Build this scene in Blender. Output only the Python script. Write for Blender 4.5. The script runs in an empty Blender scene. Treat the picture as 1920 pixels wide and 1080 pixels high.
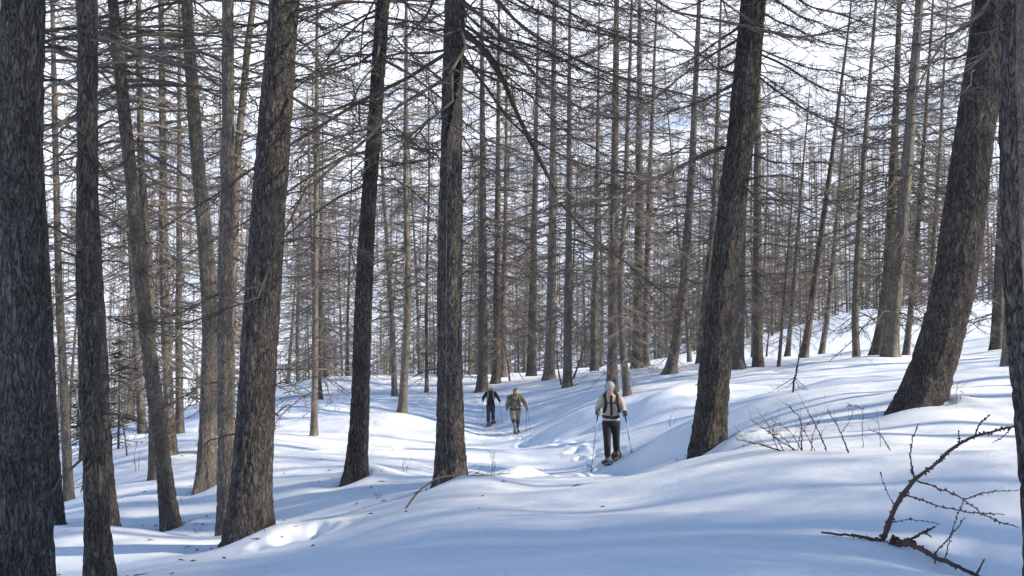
import bpy, math, random
import numpy as np
from mathutils import Vector, Matrix, Quaternion

# ------------------------------------------------------------------ camera, world, sun, exposure
scene = bpy.context.scene
COL = scene.collection
F = 1884.0                                   # focal length in pixels of a 1920 px wide frame
PITCH = math.atan(60.0 / F)
CAM = np.array([0.0, 0.0, 1.6])
cam_data = bpy.data.cameras.new('camera'); cam = bpy.data.objects.new('camera', cam_data); COL.objects.link(cam)
cam_data.sensor_width = 36.0; cam_data.lens = 36.0 * F / 1920.0
cam_data.clip_start = 0.05; cam_data.clip_end = 6000.0
cam.location = CAM; cam.rotation_euler = (math.radians(90) + PITCH, 0, 0)
scene.camera = cam

SUN_AZ = math.radians(97)                    # clockwise from +Y (the view direction): from the right
SUN_EL = math.radians(29)
world = bpy.data.worlds.new('World'); scene.world = world; world.use_nodes = True
wn = world.node_tree.nodes; wl = world.node_tree.links
for n in list(wn): wn.remove(n)
wout = wn.new('ShaderNodeOutputWorld'); wbg = wn.new('ShaderNodeBackground')
sky = wn.new('ShaderNodeTexSky'); sky.sky_type = 'NISHITA'; sky.sun_disc = False
sky.sun_elevation = SUN_EL; sky.sun_rotation = SUN_AZ
sky.altitude = 1600; sky.air_density = 1.7; sky.dust_density = 0.0; sky.ozone_density = 6.0
# bright white cloud bank over the mountains, blue above it
tc = wn.new('ShaderNodeTexCoord'); mp = wn.new('ShaderNodeMapping'); mp.inputs['Scale'].default_value = (1.2, 1.2, 3.2)
nz = wn.new('ShaderNodeTexNoise'); nz.inputs['Scale'].default_value = 2.1; nz.inputs['Detail'].default_value = 4; nz.inputs['Roughness'].default_value = 0.6
sx = wn.new('ShaderNodeSeparateXYZ'); el = wn.new('ShaderNodeMapRange')
el.inputs['From Min'].default_value = 0.26; el.inputs['From Max'].default_value = 0.44; el.inputs['To Min'].default_value = 0.42; el.inputs['To Max'].default_value = -0.30
ad = wn.new('ShaderNodeMath'); ad.operation = 'ADD'
cr = wn.new('ShaderNodeValToRGB'); cr.color_ramp.elements[0].position = 0.46; cr.color_ramp.elements[1].position = 0.74
mx = wn.new('ShaderNodeMix'); mx.data_type = 'RGBA'; mx.inputs[7].default_value = (5.6, 5.9, 6.6, 1)
wl.new(tc.outputs['Generated'], mp.inputs['Vector']); wl.new(mp.outputs['Vector'], nz.inputs['Vector'])
wl.new(tc.outputs['Generated'], sx.inputs['Vector']); wl.new(sx.outputs['Z'], el.inputs['Value'])
wl.new(nz.outputs['Fac'], ad.inputs[0]); wl.new(el.outputs['Result'], ad.inputs[1])
wl.new(ad.outputs[0], cr.inputs['Fac']); wl.new(cr.outputs['Color'], mx.inputs[0])
wl.new(sky.outputs['Color'], mx.inputs[6]); wl.new(mx.outputs[2], wbg.inputs['Color'])
wbg.inputs['Strength'].default_value = 0.13
wl.new(wbg.outputs['Background'], wout.inputs['Surface'])

sun_data = bpy.data.lights.new('sun', 'SUN'); sun = bpy.data.objects.new('sun', sun_data); COL.objects.link(sun)
sun_data.energy = 4.4; sun_data.angle = math.radians(0.8); sun_data.color = (1.0, 0.87, 0.69)
sv = Vector((math.sin(SUN_AZ) * math.cos(SUN_EL), math.cos(SUN_AZ) * math.cos(SUN_EL), math.sin(SUN_EL)))
sun.rotation_euler = sv.to_track_quat('Z', 'Y').to_euler(); sun.location = sv * 200
scene.view_settings.view_transform = 'Standard'; scene.view_settings.look = 'None'
scene.view_settings.gamma = 1.0; scene.view_settings.use_curve_mapping = False
scene.view_settings.exposure = 0.82
try:
    scene.cycles.max_bounces = 4; scene.cycles.diffuse_bounces = 2; scene.cycles.glossy_bounces = 1
    scene.cycles.use_adaptive_sampling = True; scene.cycles.adaptive_threshold = 0.025
    scene.cycles.use_denoising = True; scene.cycles.denoising_prefilter = 'FAST'; scene.cycles.debug_use_spatial_splits = True
except Exception: pass

rng = np.random.default_rng(7); random.seed(7)

# ------------------------------------------------------------------ numeric helpers
_fw = np.array([0, math.cos(PITCH), math.sin(PITCH)]); _up = np.array([0, -math.sin(PITCH), math.cos(PITCH)]); _rt = np.array([1.0, 0, 0])
def P(px, py, d):
    """a point of the place seen at a pixel of the photograph, d metres into the picture"""
    return CAM + d * (_fw + (px - 960.0) / F * _rt - (py - 540.0) / F * _up)

def _hash(ix, iy, iz, seed):
    h = (ix.astype(np.int64) * 374761393 + iy.astype(np.int64) * 668265263 + iz.astype(np.int64) * 2147483647 + seed * 974711) & 0xffffffff
    h = ((h ^ (h >> 13)) * 1274126177) & 0xffffffff
    h = ((h ^ (h >> 16)) * 2246822519) & 0xffffffff
    return ((h ^ (h >> 15)) & 0xffffff) / float(0xffffff)
def vnoise(x, y, z=None, seed=0):
    if z is None: z = np.zeros_like(x)
    ix, iy, iz = np.floor(x), np.floor(y), np.floor(z)
    fx, fy, fz = x - ix, y - iy, z - iz
    fx = fx * fx * fx * (fx * (fx * 6 - 15) + 10); fy = fy * fy * fy * (fy * (fy * 6 - 15) + 10); fz = fz * fz * (3 - 2 * fz)
    ix = ix.astype(np.int64); iy = iy.astype(np.int64); iz = iz.astype(np.int64)
    r = 0
    for dx in (0, 1):
        wx = fx if dx else 1 - fx
        for dy in (0, 1):
            wy = fy if dy else 1 - fy
            for dz in (0, 1):
                wz = fz if dz else 1 - fz
                r = r + wx * wy * wz * _hash(ix + dx, iy + dy, iz + dz, seed)
    return r * 2 - 1
def vnoise2(x, y, seed=0):
    ix, iy = np.floor(x), np.floor(y); fx, fy = x - ix, y - iy
    fx = fx * fx * fx * (fx * (fx * 6 - 15) + 10); fy = fy * fy * fy * (fy * (fy * 6 - 15) + 10)
    ix = ix.astype(np.int64); iy = iy.astype(np.int64); iz = np.zeros_like(ix); r = 0
    for dx in (0, 1):
        wx = fx if dx else 1 - fx
        for dy in (0, 1):
            r = r + wx * (fy if dy else 1 - fy) * _hash(ix + dx, iy + dy, iz, seed)
    return r * 2 - 1
def fbm2(x, y, seed=0, oct=3, gain=.5):
    a, s, r = 1.0, 1.0, 0
    for k in range(oct):
        r = r + a * vnoise2(x * s + 17.3 * k, y * s - 9.1 * k, seed + k); a *= gain; s *= 2.03
    return r
def sstep(a, b, x):
    t = np.clip((x - a) / (b - a), 0, 1); return t * t * (3 - 2 * t)

def mesh_np(name, V, quads=None, tris=None, smooth=True):
    V = np.asarray(V, dtype=np.float32); me = bpy.data.meshes.new(name)
    q = np.zeros((0, 4), np.int32) if quads is None else np.asarray(quads, np.int32).reshape(-1, 4)
    t = np.zeros((0, 3), np.int32) if tris is None else np.asarray(tris, np.int32).reshape(-1, 3)
    me.vertices.add(len(V)); me.vertices.foreach_set('co', V.ravel())
    nl = q.size + t.size; me.loops.add(nl); me.loops.foreach_set('vertex_index', np.concatenate([q.ravel(), t.ravel()]))
    me.polygons.add(len(q) + len(t))
    ls = np.concatenate([np.arange(len(q)) * 4, len(q) * 4 + np.arange(len(t)) * 3]).astype(np.int32)
    me.polygons.foreach_set('loop_start', ls)
    me.polygons.foreach_set('use_smooth', np.full(len(q) + len(t), smooth, bool))
    me.update(calc_edges=True); me.validate(); return me

class Geo:
    """collects quads and triangles for one mesh"""
    def __init__(s): s.V = []; s.Q = []; s.T = []; s.n = 0
    def add(s, V, Q=None, T=None):
        s.V.append(np.asarray(V, float))
        if Q is not None and len(Q): s.Q.append(np.asarray(Q, np.int64) + s.n)
        if T is not None and len(T): s.T.append(np.asarray(T, np.int64) + s.n)
        s.n += len(V)
    def tubes(s, C, R, sides=4, cap=False):
        """C (N,K,3) centre lines, R (N,K) radii"""
        C = np.asarray(C, float); R = np.asarray(R, float); N, K, _ = C.shape
        T = np.gradient(C, axis=1); T /= np.linalg.norm(T, axis=2, keepdims=True) + 1e-9
        mean = C[:, -1] - C[:, 0]; ref = np.where(np.abs(mean[:, 2:3]) > .75 * np.linalg.norm(mean, axis=1, keepdims=True), np.array([[1., .13, 0]]), np.array([[.07, .1, 1.]]))
        ref = np.repeat(ref[:, None, :], K, 1)
        U = np.cross(T, ref); U /= np.linalg.norm(U, axis=2, keepdims=True) + 1e-9; W = np.cross(U, T)
        a = np.arange(sides) * 2 * math.pi / sides
        V = C[:, :, None, :] + R[:, :, None, None] * (np.cos(a)[None, None, :, None] * U[:, :, None, :] + np.sin(a)[None, None, :, None] * W[:, :, None, :])
        idx = np.arange(N * K * sides).reshape(N, K, sides); nx = np.roll(idx, -1, axis=2)
        Q = np.stack([idx[:, :-1], nx[:, :-1], nx[:, 1:], idx[:, 1:]], -1).reshape(-1, 4)
        Tr = None
        if cap:
            e = idx[:, -1]; b = idx[:, 0]; tl = []
            for k in range(1, sides - 1):
                tl.append(np.stack([e[:, 0], e[:, k], e[:, k + 1]], -1)); tl.append(np.stack([b[:, 0], b[:, k + 1], b[:, k]], -1))
            Tr = np.concatenate(tl)
        s.add(V.reshape(-1, 3), Q, Tr)
    def spikes(s, A, B, r, sides=3):
        """thin cones from A to B (N,3)"""
        A = np.asarray(A, float); B = np.asarray(B, float); N = len(A)
        D = B - A; D /= np.linalg.norm(D, axis=1, keepdims=True) + 1e-9
        ref = np.where(np.abs(D[:, 2:3]) > .8, np.array([[1., 0, 0]]), np.array([[0, 0, 1.]]))
        U = np.cross(D, ref); U /= np.linalg.norm(U, axis=1, keepdims=True) + 1e-9; W = np.cross(U, D)
        r = np.broadcast_to(np.asarray(r, float), (N,)); a = np.arange(sides) * 2 * math.pi / sides
        ring = A[:, None] + r[:, None, None] * (np.cos(a)[None, :, None] * U[:, None] + np.sin(a)[None, :, None] * W[:, None])
        V = np.concatenate([ring, B[:, None]], 1).reshape(-1, 3)
        b = np.arange(N)[:, None] * (sides + 1); k = np.arange(sides)[None]
        T = np.stack([b + k, b + (k + 1) % sides, b + sides + 0 * k], -1).reshape(-1, 3)
        s.add(V, None, T)
    def ball(s, c, r, seg=10, rings=7, rot=None):
        c = np.array(c, float); r = np.broadcast_to(np.asarray(r, float), (3,))
        th = np.linspace(0, math.pi, rings + 1); ph = np.arange(seg) * 2 * math.pi / seg
        V = np.stack([np.sin(th)[:, None] * np.cos(ph)[None], np.sin(th)[:, None] * np.sin(ph)[None], np.cos(th)[:, None] + 0 * ph[None]], -1).reshape(-1, 3) * r
        if rot is not None: V = V @ np.array(rot).T
        idx = np.arange((rings + 1) * seg).reshape(rings + 1, seg); nx = np.roll(idx, -1, 1)
        s.add(V + c, np.stack([idx[:-1], idx[1:], nx[1:], nx[:-1]], -1).reshape(-1, 4))
    def mesh(s, name, mat, smooth=True):
        me = mesh_np(name, np.concatenate(s.V), np.concatenate(s.Q) if s.Q else None, np.concatenate(s.T) if s.T else None, smooth)
        me.materials.append(mat); return me

def obj(name, me, parent=None, loc=None):
    o = bpy.data.objects.new(name, me); COL.objects.link(o)
    if parent is not None: o.parent = parent
    if loc is not None: o.location = loc
    return o
def tag(o, label=None, cat=None, group=None, kind=None):
    if label: o['label'] = label
    if cat: o['category'] = cat
    if group: o['group'] = group
    if kind: o['kind'] = kind
    return o
def empty(name, loc, label, cat, group=None):
    o = bpy.data.objects.new(name, None); COL.objects.link(o); o.location = loc; o.empty_display_size = .2
    return tag(o, label, cat, group)

# ------------------------------------------------------------------ materials
def new_mat(name):
    m = bpy.data.materials.new(name); m.use_nodes = True; nt = m.node_tree
    return m, nt, nt.nodes['Principled BSDF']
def node(nt, t, **kw):
    n = nt.nodes.new(t)
    for k, v in kw.items(): setattr(n, k, v)
    return n
def ramp(nt, src, stops):
    r = node(nt, 'ShaderNodeValToRGB'); e = r.color_ramp.elements
    while len(e) < len(stops): e.new(.5)
    for i, (p, c) in enumerate(stops): e[i].position = p; e[i].color = (*c, 1) if len(c) == 3 else c
    nt.links.new(src, r.inputs['Fac']); return r
def noise(nt, vec, scale, detail=4, rough=.55, dist=0):
    n = node(nt, 'ShaderNodeTexNoise'); n.inputs['Scale'].default_value = scale; n.inputs['Detail'].default_value = detail
    n.inputs['Roughness'].default_value = rough; n.inputs['Distortion'].default_value = dist; nt.links.new(vec, n.inputs['Vector']); return n

def mat_snow():
    m, nt, b = new_mat('snow'); L = nt.links
    g = node(nt, 'ShaderNodeNewGeometry')
    n1 = noise(nt, g.outputs['Position'], 1.3, 5, .6); n2 = noise(nt, g.outputs['Position'], 9, 6, .65); n3 = noise(nt, g.outputs['Position'], 55, 3, .7)
    c = ramp(nt, n1.outputs['Fac'], [(.3, (.80, .84, .89)), (.7, (.845, .88, .92))])
    # tiny bark flakes and needles lying on the snow
    v = node(nt, 'ShaderNodeTexVoronoi'); v.inputs['Scale'].default_value = 7.0; L.new(g.outputs['Position'], v.inputs['Vector'])
    lt = node(nt, 'ShaderNodeMath', operation='LESS_THAN'); L.new(v.outputs['Distance'], lt.inputs[0])
    n4 = noise(nt, g.outputs['Position'], .45, 3, .6); mr = node(nt, 'ShaderNodeMapRange'); mr.inputs['From Min'].default_value = .5; mr.inputs['From Max'].default_value = .72
    mr.inputs['To Min'].default_value = 0; mr.inputs['To Max'].default_value = .085; L.new(n4.outputs['Fac'], mr.inputs['Value']); L.new(mr.outputs['Result'], lt.inputs[1])
    mixc = node(nt, 'ShaderNodeMix', data_type='RGBA'); mixc.inputs[7].default_value = (.12, .09, .06, 1)
    L.new(lt.outputs[0], mixc.inputs[0]); L.new(c.outputs['Color'], mixc.inputs[6]); L.new(mixc.outputs[2], b.inputs['Base Color'])
    b.inputs['Roughness'].default_value = .62; b.inputs['Specular IOR Level'].default_value = .25
    add = node(nt, 'ShaderNodeMath', operation='ADD'); mu = node(nt, 'ShaderNodeMath', operation='MULTIPLY'); mu.inputs[1].default_value = .25
    L.new(n3.outputs['Fac'], mu.inputs[0]); L.new(n2.outputs['Fac'], add.inputs[0]); L.new(mu.outputs[0], add.inputs[1])
    bp = node(nt, 'ShaderNodeBump'); bp.inputs['Strength'].default_value = .3; bp.inputs['Distance'].default_value = .045
    L.new(add.outputs[0], bp.inputs['Height']); L.new(bp.outputs['Normal'], b.inputs['Normal'])
    return m

def mat_bark(name, dark, mid, light, scale=1.0, bump=.9):
    m, nt, b = new_mat(name); L = nt.links
    tc = node(nt, 'ShaderNodeTexCoord'); oi = node(nt, 'ShaderNodeObjectInfo')
    mp = node(nt, 'ShaderNodeMapping'); mp.inputs['Scale'].default_value = (scale, scale, scale * .22); L.new(tc.outputs['Object'], mp.inputs['Vector'])
    ad = node(nt, 'ShaderNodeVectorMath', operation='ADD'); L.new(mp.outputs['Vector'], ad.inputs[0]); L.new(oi.outputs['Random'], ad.inputs[1])
    wp = noise(nt, ad.outputs[0], 9, 3, .6)
    wa = node(nt, 'ShaderNodeVectorMath', operation='MULTIPLY_ADD'); wa.inputs[1].default_value = (.09, .09, .09); L.new(wp.outputs['Color'], wa.inputs[0]); L.new(ad.outputs[0], wa.inputs[2])
    rg = noise(nt, wa.outputs[0], 27, 5, .64, .7); n2 = noise(nt, wa.outputs[0], 70, 3, .7); n3 = noise(nt, tc.outputs['Object'], 2.2, 3, .6)
    sb = node(nt, 'ShaderNodeMath', operation='SUBTRACT'); sb.inputs[1].default_value = .5; L.new(rg.outputs['Fac'], sb.inputs[0])
    ab = node(nt, 'ShaderNodeMath', operation='ABSOLUTE'); L.new(sb.outputs[0], ab.inputs[0])
    mul = node(nt, 'ShaderNodeMath', operation='MULTIPLY_ADD'); mul.inputs[1].default_value = 2.6; L.new(ab.outputs[0], mul.inputs[0])
    n2h = node(nt, 'ShaderNodeMath', operation='MULTIPLY'); n2h.inputs[1].default_value = .45; L.new(n2.outputs['Fac'], n2h.inputs[0]); L.new(n2h.outputs[0], mul.inputs[2])
    c = ramp(nt, mul.outputs[0], [(.22, dark), (.40, mid), (.80, light)])
    pt = ramp(nt, n3.outputs['Fac'], [(.35, (.72, .70, .70)), (.62, (1.1, 1.07, 1.02))])
    mx = node(nt, 'ShaderNodeMix', data_type='RGBA', blend_type='MULTIPLY'); mx.inputs[0].default_value = 1
    L.new(c.outputs['Color'], mx.inputs[6]); L.new(pt.outputs['Color'], mx.inputs[7])
    # per tree variation and grey-green lichen
    hv = node(nt, 'ShaderNodeHueSaturation'); mr = node(nt, 'ShaderNodeMapRange'); mr.inputs['To Min'].default_value = .8; mr.inputs['To Max'].default_value = 1.2
    L.new(oi.outputs['Random'], mr.inputs['Value']); L.new(mr.outputs['Result'], hv.inputs['Value']); L.new(mx.outputs[2], hv.inputs['Color'])
    n5 = noise(nt, tc.outputs['Object'], 26, 4, .7); n6 = noise(nt, tc.outputs['Object'], 1.4, 2, .5)
    lm = node(nt, 'ShaderNodeMath', operation='MULTIPLY'); L.new(n5.outputs['Fac'], lm.inputs[0]); L.new(n6.outputs['Fac'], lm.inputs[1])
    lr = ramp(nt, lm.outputs[0], [(.33, (0, 0, 0)), (.45, (.4, .4, .4))])
    lx = node(nt, 'ShaderNodeMix', data_type='RGBA'); lx.inputs[7].default_value = (.27, .27, .23, 1)
    L.new(lr.outputs['Color'], lx.inputs[0]); L.new(hv.outputs['Color'], lx.inputs[6]); L.new(lx.outputs[2], b.inputs['Base Color'])
    b.inputs['Roughness'].default_value = .92; b.inputs['Specular IOR Level'].default_value = .2
    bp = node(nt, 'ShaderNodeBump'); bp.inputs['Strength'].default_value = bump; bp.inputs['Distance'].default_value = .045
    L.new(mul.outputs[0], bp.inputs['Height']); L.new(bp.outputs['Normal'], b.inputs['Normal'])
    return m

def mat_twig(name, c1, c2):
    m, nt, b = new_mat(name); L = nt.links
    tc = node(nt, 'ShaderNodeTexCoord'); oi = node(nt, 'ShaderNodeObjectInfo')
    n = noise(nt, tc.outputs['Object'], 1.7, 4, .7); c = ramp(nt, n.outputs['Fac'], [(.3, c1), (.7, c2)])
    hv = node(nt, 'ShaderNodeHueSaturation'); mr = node(nt, 'ShaderNodeMapRange'); mr.inputs['To Min'].default_value = .75; mr.inputs['To Max'].default_value = 1.25
    L.new(oi.outputs['Random'], mr.inputs['Value']); L.new(mr.outputs['Result'], hv.inputs['Value']); L.new(c.outputs['Color'], hv.inputs['Color'])
    L.new(hv.outputs['Color'], b.inputs['Base Color']); b.inputs['Roughness'].default_value = .9; b.inputs['Specular IOR Level'].default_value = .15
    return m

def mat_plain(name, col, rough=.8, var=.15, scale=30, metal=0, bump=.0):
    m, nt, b = new_mat(name); L = nt.links
    tc = node(nt, 'ShaderNodeTexCoord'); n = noise(nt, tc.outputs['Object'], scale, 5, .65)
    lo = tuple(x * (1 - var) for x in col); hi = tuple(min(1, x * (1 + var)) for x in col)
    c = ramp(nt, n.outputs['Fac'], [(.3, lo), (.7, hi)]); L.new(c.outputs['Color'], b.inputs['Base Color'])
    b.inputs['Roughness'].default_value = rough; b.inputs['Metallic'].default_value = metal
    if bump:
        bp = node(nt, 'ShaderNodeBump'); bp.inputs['Strength'].default_value = bump; bp.inputs['Distance'].default_value = .01
        L.new(n.outputs['Fac'], bp.inputs['Height']); L.new(bp.outputs['Normal'], b.inputs['Normal'])
    return m

M_SNOW = mat_snow()
M_BARK = mat_bark('larch_bark', (.027, .025, .024), (.135, .126, .120), (.265, .250, .238), 1.0, 1.0)
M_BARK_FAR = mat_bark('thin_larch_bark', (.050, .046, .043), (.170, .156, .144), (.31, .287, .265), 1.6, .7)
M_BARK_SUNLIT = mat_bark('sunlit_larch_bark', (.075, .068, .061), (.235, .214, .189), (.39, .358, .318), 1.3, .8)  # lighter copy of the bark: lichen paleness plus sunlight put into the colour
M_SCAR = mat_bark('bare_wood', (.10, .08, .06), (.25, .205, .16), (.36, .30, .235), .8, .6)
M_HOLLOW = mat_plain('dark_groove_wood', (.02, .017, .015), .95, .3, 20)  # near-black colour for the groove faces of the scar
M_TWIG = mat_twig('larch_twig', (.105, .093, .081), (.235, .208, .177))
M_LIMB = mat_twig('larch_limb', (.06, .05, .043), (.15, .128, .108))
M_DEAD = mat_twig('dead_branch_bark', (.045, .034, .028), (.12, .085, .062))
M_NEEDLE = mat_twig('spruce_needles', (.018, .026, .014), (.045, .06, .03))
M_GRASS = mat_twig('dry_stalk', (.16, .11, .07), (.30, .22, .14))

# ------------------------------------------------------------------ the trees of the photograph: (key, [(px,py) base first], depth, width px, height)
TREES = [
 ('t1',  [(52,1150),(50,1080),(44,540),(41,300),(49,0)], 8.5, 90, 24),
 ('t2',  [(188,1092),(184,1040),(170,800),(157,540),(154,0)], 10.0, 45, 19),
 ('t2b', [(206,972),(196,860),(186,620),(168,300),(150,0)], 15.0, 30, 18),
 ('t3',  [(106,972),(100,850),(92,600),(80,300),(70,0)], 16.0, 26, 18),
 ('t4',  [(129,933),(120,740),(110,540),(103,250),(98,0)], 22.0, 17, 17),
 ('t5',  [(319,986),(300,820),(278,640),(258,420),(240,240),(217,0)], 16.0, 33, 18),
 ('t5b', [(291,888),(284,700),(274,500),(258,300),(250,0)], 20.0, 19, 17),
 ('t6',  [(322,846),(316,700),(311,540),(311,300),(310,0)], 24.0, 19, 19),
 ('t7',  [(267,810),(258,680),(250,540),(243,400),(240,200)], 32.0, 15, 16),
 ('t8',  [(337,808),(334,620),(334,400),(332,100)], 28.0, 15, 15),
 ('t9',  [(385,903),(391,780),(397,640),(396,540),(386,400),(374,250),(361,0)], 18.0, 33, 20),
 ('t10', [(424,990),(424,800),(424,540),(431,300),(432,0)], 15.0, 32, 21),
 ('t10b',[(428,832),(432,600),(446,300),(456,200),(466,90),(478,0)], 24.0, 22, 18),
 ('t11', [(463,1008),(472,850),(487,600),(499,400),(513,200),(528,0)], 12.5, 75, 24),
 ('t12', [(589,812),(591,700),(592,540),(595,300),(597,0)], 32.0, 13, 20),
 ('t13', [(666,903),(674,800),(683,560),(692,400),(708,200),(723,0)], 17.0, 36, 20),
 ('t14', [(754,770),(760,680),(766,560),(762,350),(764,0)], 36.0, 15, 19),
 ('t15', [(846,905),(844,800),(843,540),(844,400),(847,200),(852,0)], 14.0, 53, 23),
 ('t16', [(904,730),(905,640),(905,400),(903,0)], 50.0, 18, 24),
 ('t17', [(930,704),(931,600),(933,420),(936,0)], 55.0, 15, 23),
 ('t17b',[(945,699),(944,600),(948,400),(950,100)], 58.0, 12, 21),
 ('t19', [(1029,706),(1033,620),(1036,450),(1040,0)], 50.0, 20, 24),
 ('t19b',[(996,694),(998,600),(1001,450),(1008,100)], 62.0, 17, 23),
 ('t20', [(1064,718),(1064,620),(1067,450),(1070,0)], 46.0, 15, 22),
 ('t21', [(1114,685),(1114,600),(1118,450),(1122,100)], 62.0, 15, 23),
 ('t22', [(1148,733),(1148,640),(1150,400),(1153,0)], 38.0, 20, 23),
 ('t23', [(1176,740),(1166,640),(1162,540),(1172,350),(1180,100)], 37.0, 14, 19),
 ('t24', [(1194,686),(1196,600),(1198,400),(1200,0)], 50.0, 18, 24),
 ('t25', [(1211,682),(1212,560),(1218,350),(1232,0)], 52.0, 13, 22),
 ('t26', [(1257,698),(1268,640),(1282,540),(1297,300),(1309,0)], 44.0, 19, 23),
 ('t27', [(1328,845),(1334,760),(1352,540),(1366,400),(1388,200),(1404,0)], 15.0, 62, 24),
 ('t28', [(1381,693),(1384,600),(1388,400),(1392,0)], 41.0, 26, 22),
 ('t29', [(1421,690),(1419,560),(1420,300),(1422,0)], 43.0, 18, 22),
 ('t30', [(1312,690),(1322,560),(1340,400),(1350,150),(1356,0)], 48.0, 13, 21),
 ('t31', [(1460,690),(1466,600),(1480,400)], 42.0, 7, 9),
 ('t31b',[(1477,666),(1486,560),(1500,350),(1520,100)], 60.0, 9, 16),
 ('t32', [(1507,672),(1519,590),(1530,510),(1558,300),(1588,60)], 50.0, 14, 19),
 ('t33', [(1540,662),(1552,590),(1562,500),(1580,300)], 62.0, 11, 17),
 ('t35', [(1607,692),(1603,600),(1606,500),(1618,300),(1640,0)], 42.0, 14, 20),
 ('t36', [(1640,668),(1654,600),(1664,500),(1674,250),(1681,0)], 45.0, 19, 23),
 ('t37', [(1668,675),(1674,600),(1686,480),(1705,280),(1728,0)], 38.0, 26, 24),
 ('t38', [(1698,668),(1706,600),(1718,480),(1735,250),(1752,0)], 46.0, 11, 20),
 ('t39', [(1738,645),(1746,560),(1758,420),(1772,250),(1790,0)], 52.0, 10, 20),
 ('t40', [(1770,660),(1780,540),(1795,350),(1808,150),(1819,0)], 40.0, 17, 21),
 ('t41', [(1724,765),(1760,660),(1790,540),(1810,400),(1836,200),(1866,0)], 15.0, 84, 25),
 ('t42', [(1947,1112),(1927,900),(1901,660),(1884,480),(1872,200),(1869,0)], 7.0, 39, 13),
 ('t43', [(1898,690),(1903,540),(1910,250),(1914,0)], 24.0, 36, 22),
 ('t44', [(1868,656),(1872,560),(1880,350),(1890,100)], 44.0, 22, 22),
]
TI = {t[0]: t for t in TREES}

# ------------------------------------------------------------------ terrain
ctrl = [P(t[1][0][0], t[1][0][1], t[2]) for t in TREES if t[0] not in ('t30', 't40', 't10b', 't43')]
HIK = [(1146, 866, 21.5), (966, 814, 34.0), (920, 797, 42.0)]
ctrl += [P(*h) for h in HIK]
for a in [(640,690,62),(800,690,62),(560,712,58),(1640,572,88),(1850,602,80),(1500,610,88),(1250,650,90),(1000,672,90),
          (110,850,42),(230,815,46),(60,830,85),(300,790,85),(480,745,80),(560,752,40),(500,800,34),
          (960,1080,6.0),(1500,1080,5.8),(1850,1080,6.2),(700,1080,6.4),(1400,882,12),(1600,872,11.5),(1850,868,10.5),(1000,912,13),(900,950,10.5),(780,962,10.8),
          (500,1080,7.4),(300,1080,9),(610,1008,10),(520,1030,11.3),(720,925,15),(1500,737,20),(1900,782,14),(1100,902,15),(1240,822,20),(1300,742,28),(1090,770,31),
          (900,835,26),(760,830,26),(640,840,26),(700,770,38),(850,740,46),(1250,735,33),(1400,722,29),(1600,722,27),(1800,690,32),(1480,800,15.5),(1700,960,8.5),(1200,935,10.5),(1140,914,16.2),(1148,892,18.6),(1150,880,20.2),(1090,884,19.5),(1200,868,19.6),(966,842,28),(966,828,31),(930,812,37),(920,804,39.5),(1000,830,30),(1150,905,14.5)]:
    ctrl.append(P(*a))
ctrl = [tuple(c) for c in ctrl] + [(0, 0, 0), (-3, 1, -.25), (4, 1, .15), (0, -8, .1), (-9, -6, -1.2), (12, -6, .7), (14, 6, .8), (26, 10, 1.8), (24, 28, 1.6), (40, 45, 3.2), (50, 20, 4), (55, 75, 4.5),
          (-12, 6, -2.2), (-24, 10, -5), (-26, 30, -6.5), (-40, 55, -9), (-50, 20, -10), (0, 105, -3.0), (-30, 100, -9), (30, 105, 1.5), (-55, 90, -14), (30, -30, 2), (-30, -30, -5), (0, -35, 0)]
CT = np.array(ctrl)
def _tps(r2): return np.where(r2 > 0, .5 * r2 * np.log(r2 + 1e-12), 0)
_n = len(CT); _A = np.zeros((_n + 3, _n + 3))
_d2 = ((CT[:, None, :2] - CT[None, :, :2]) ** 2).sum(-1)
_A[:_n, :_n] = _tps(_d2) + np.eye(_n) * .04; _A[:_n, _n] = 1; _A[:_n, _n + 1:] = CT[:, :2]; _A[_n, :_n] = 1; _A[_n + 1:, :_n] = CT[:, :2].T
_W = np.linalg.solve(_A, np.concatenate([CT[:, 2], [0, 0, 0]]))
def tps(x, y):
    out = np.empty_like(x)
    for i in range(0, len(x), 60000):
        xs, ys = x[i:i + 60000], y[i:i + 60000]
        out[i:i + 60000] = _tps((xs[:, None] - CT[None, :, 0]) ** 2 + (ys[:, None] - CT[None, :, 1]) ** 2) @ _W[:_n] + _W[_n] + xs * _W[_n + 1] + ys * _W[_n + 2]
    return out
# snowshoe tracks: dents along walked lines
def polyline(pts, step):
    pts = np.array(pts, float); seg = np.linalg.norm(np.diff(pts, axis=0), axis=1); s = np.concatenate([[0], np.cumsum(seg)])
    t = np.arange(0, s[-1], step); return np.stack([np.interp(t, s, pts[:, k]) for k in range(pts.shape[1])], -1)
def gp(px, py, d): p = P(px, py, d); return (p[0], p[1])
TRACKS = [([gp(905, 770, 52), gp(918, 795, 42.5), gp(940, 803, 38), gp(964, 812, 34.5), gp(985, 825, 30), gp(1040, 838, 26), gp(1110, 855, 23), gp(1150, 868, 21)], .30, .34, .15),
          ([gp(640, 800, 33), gp(760, 815, 30), gp(860, 822, 29), gp(980, 828, 28)], .34, .30, .11),
          ([gp(480, 1040, 11.2), gp(560, 1012, 11.6), gp(650, 970, 13.0), gp(730, 945, 14.2)], .36, .28, .12),
          ([gp(1040, 880, 18.5), gp(1085, 876, 19.5), gp(1120, 872, 20.5)], .30, .35, .16),
          ([gp(1330, 846, 14.6), gp(1400, 838, 14.4), gp(1470, 842, 14.2)], .16, .3, .06),
          ([gp(560, 742, 42), gp(640, 752, 40), gp(760, 745, 42)], .4, .5, .12)]
_tr = np.random.default_rng(5); DENTS = []
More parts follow.
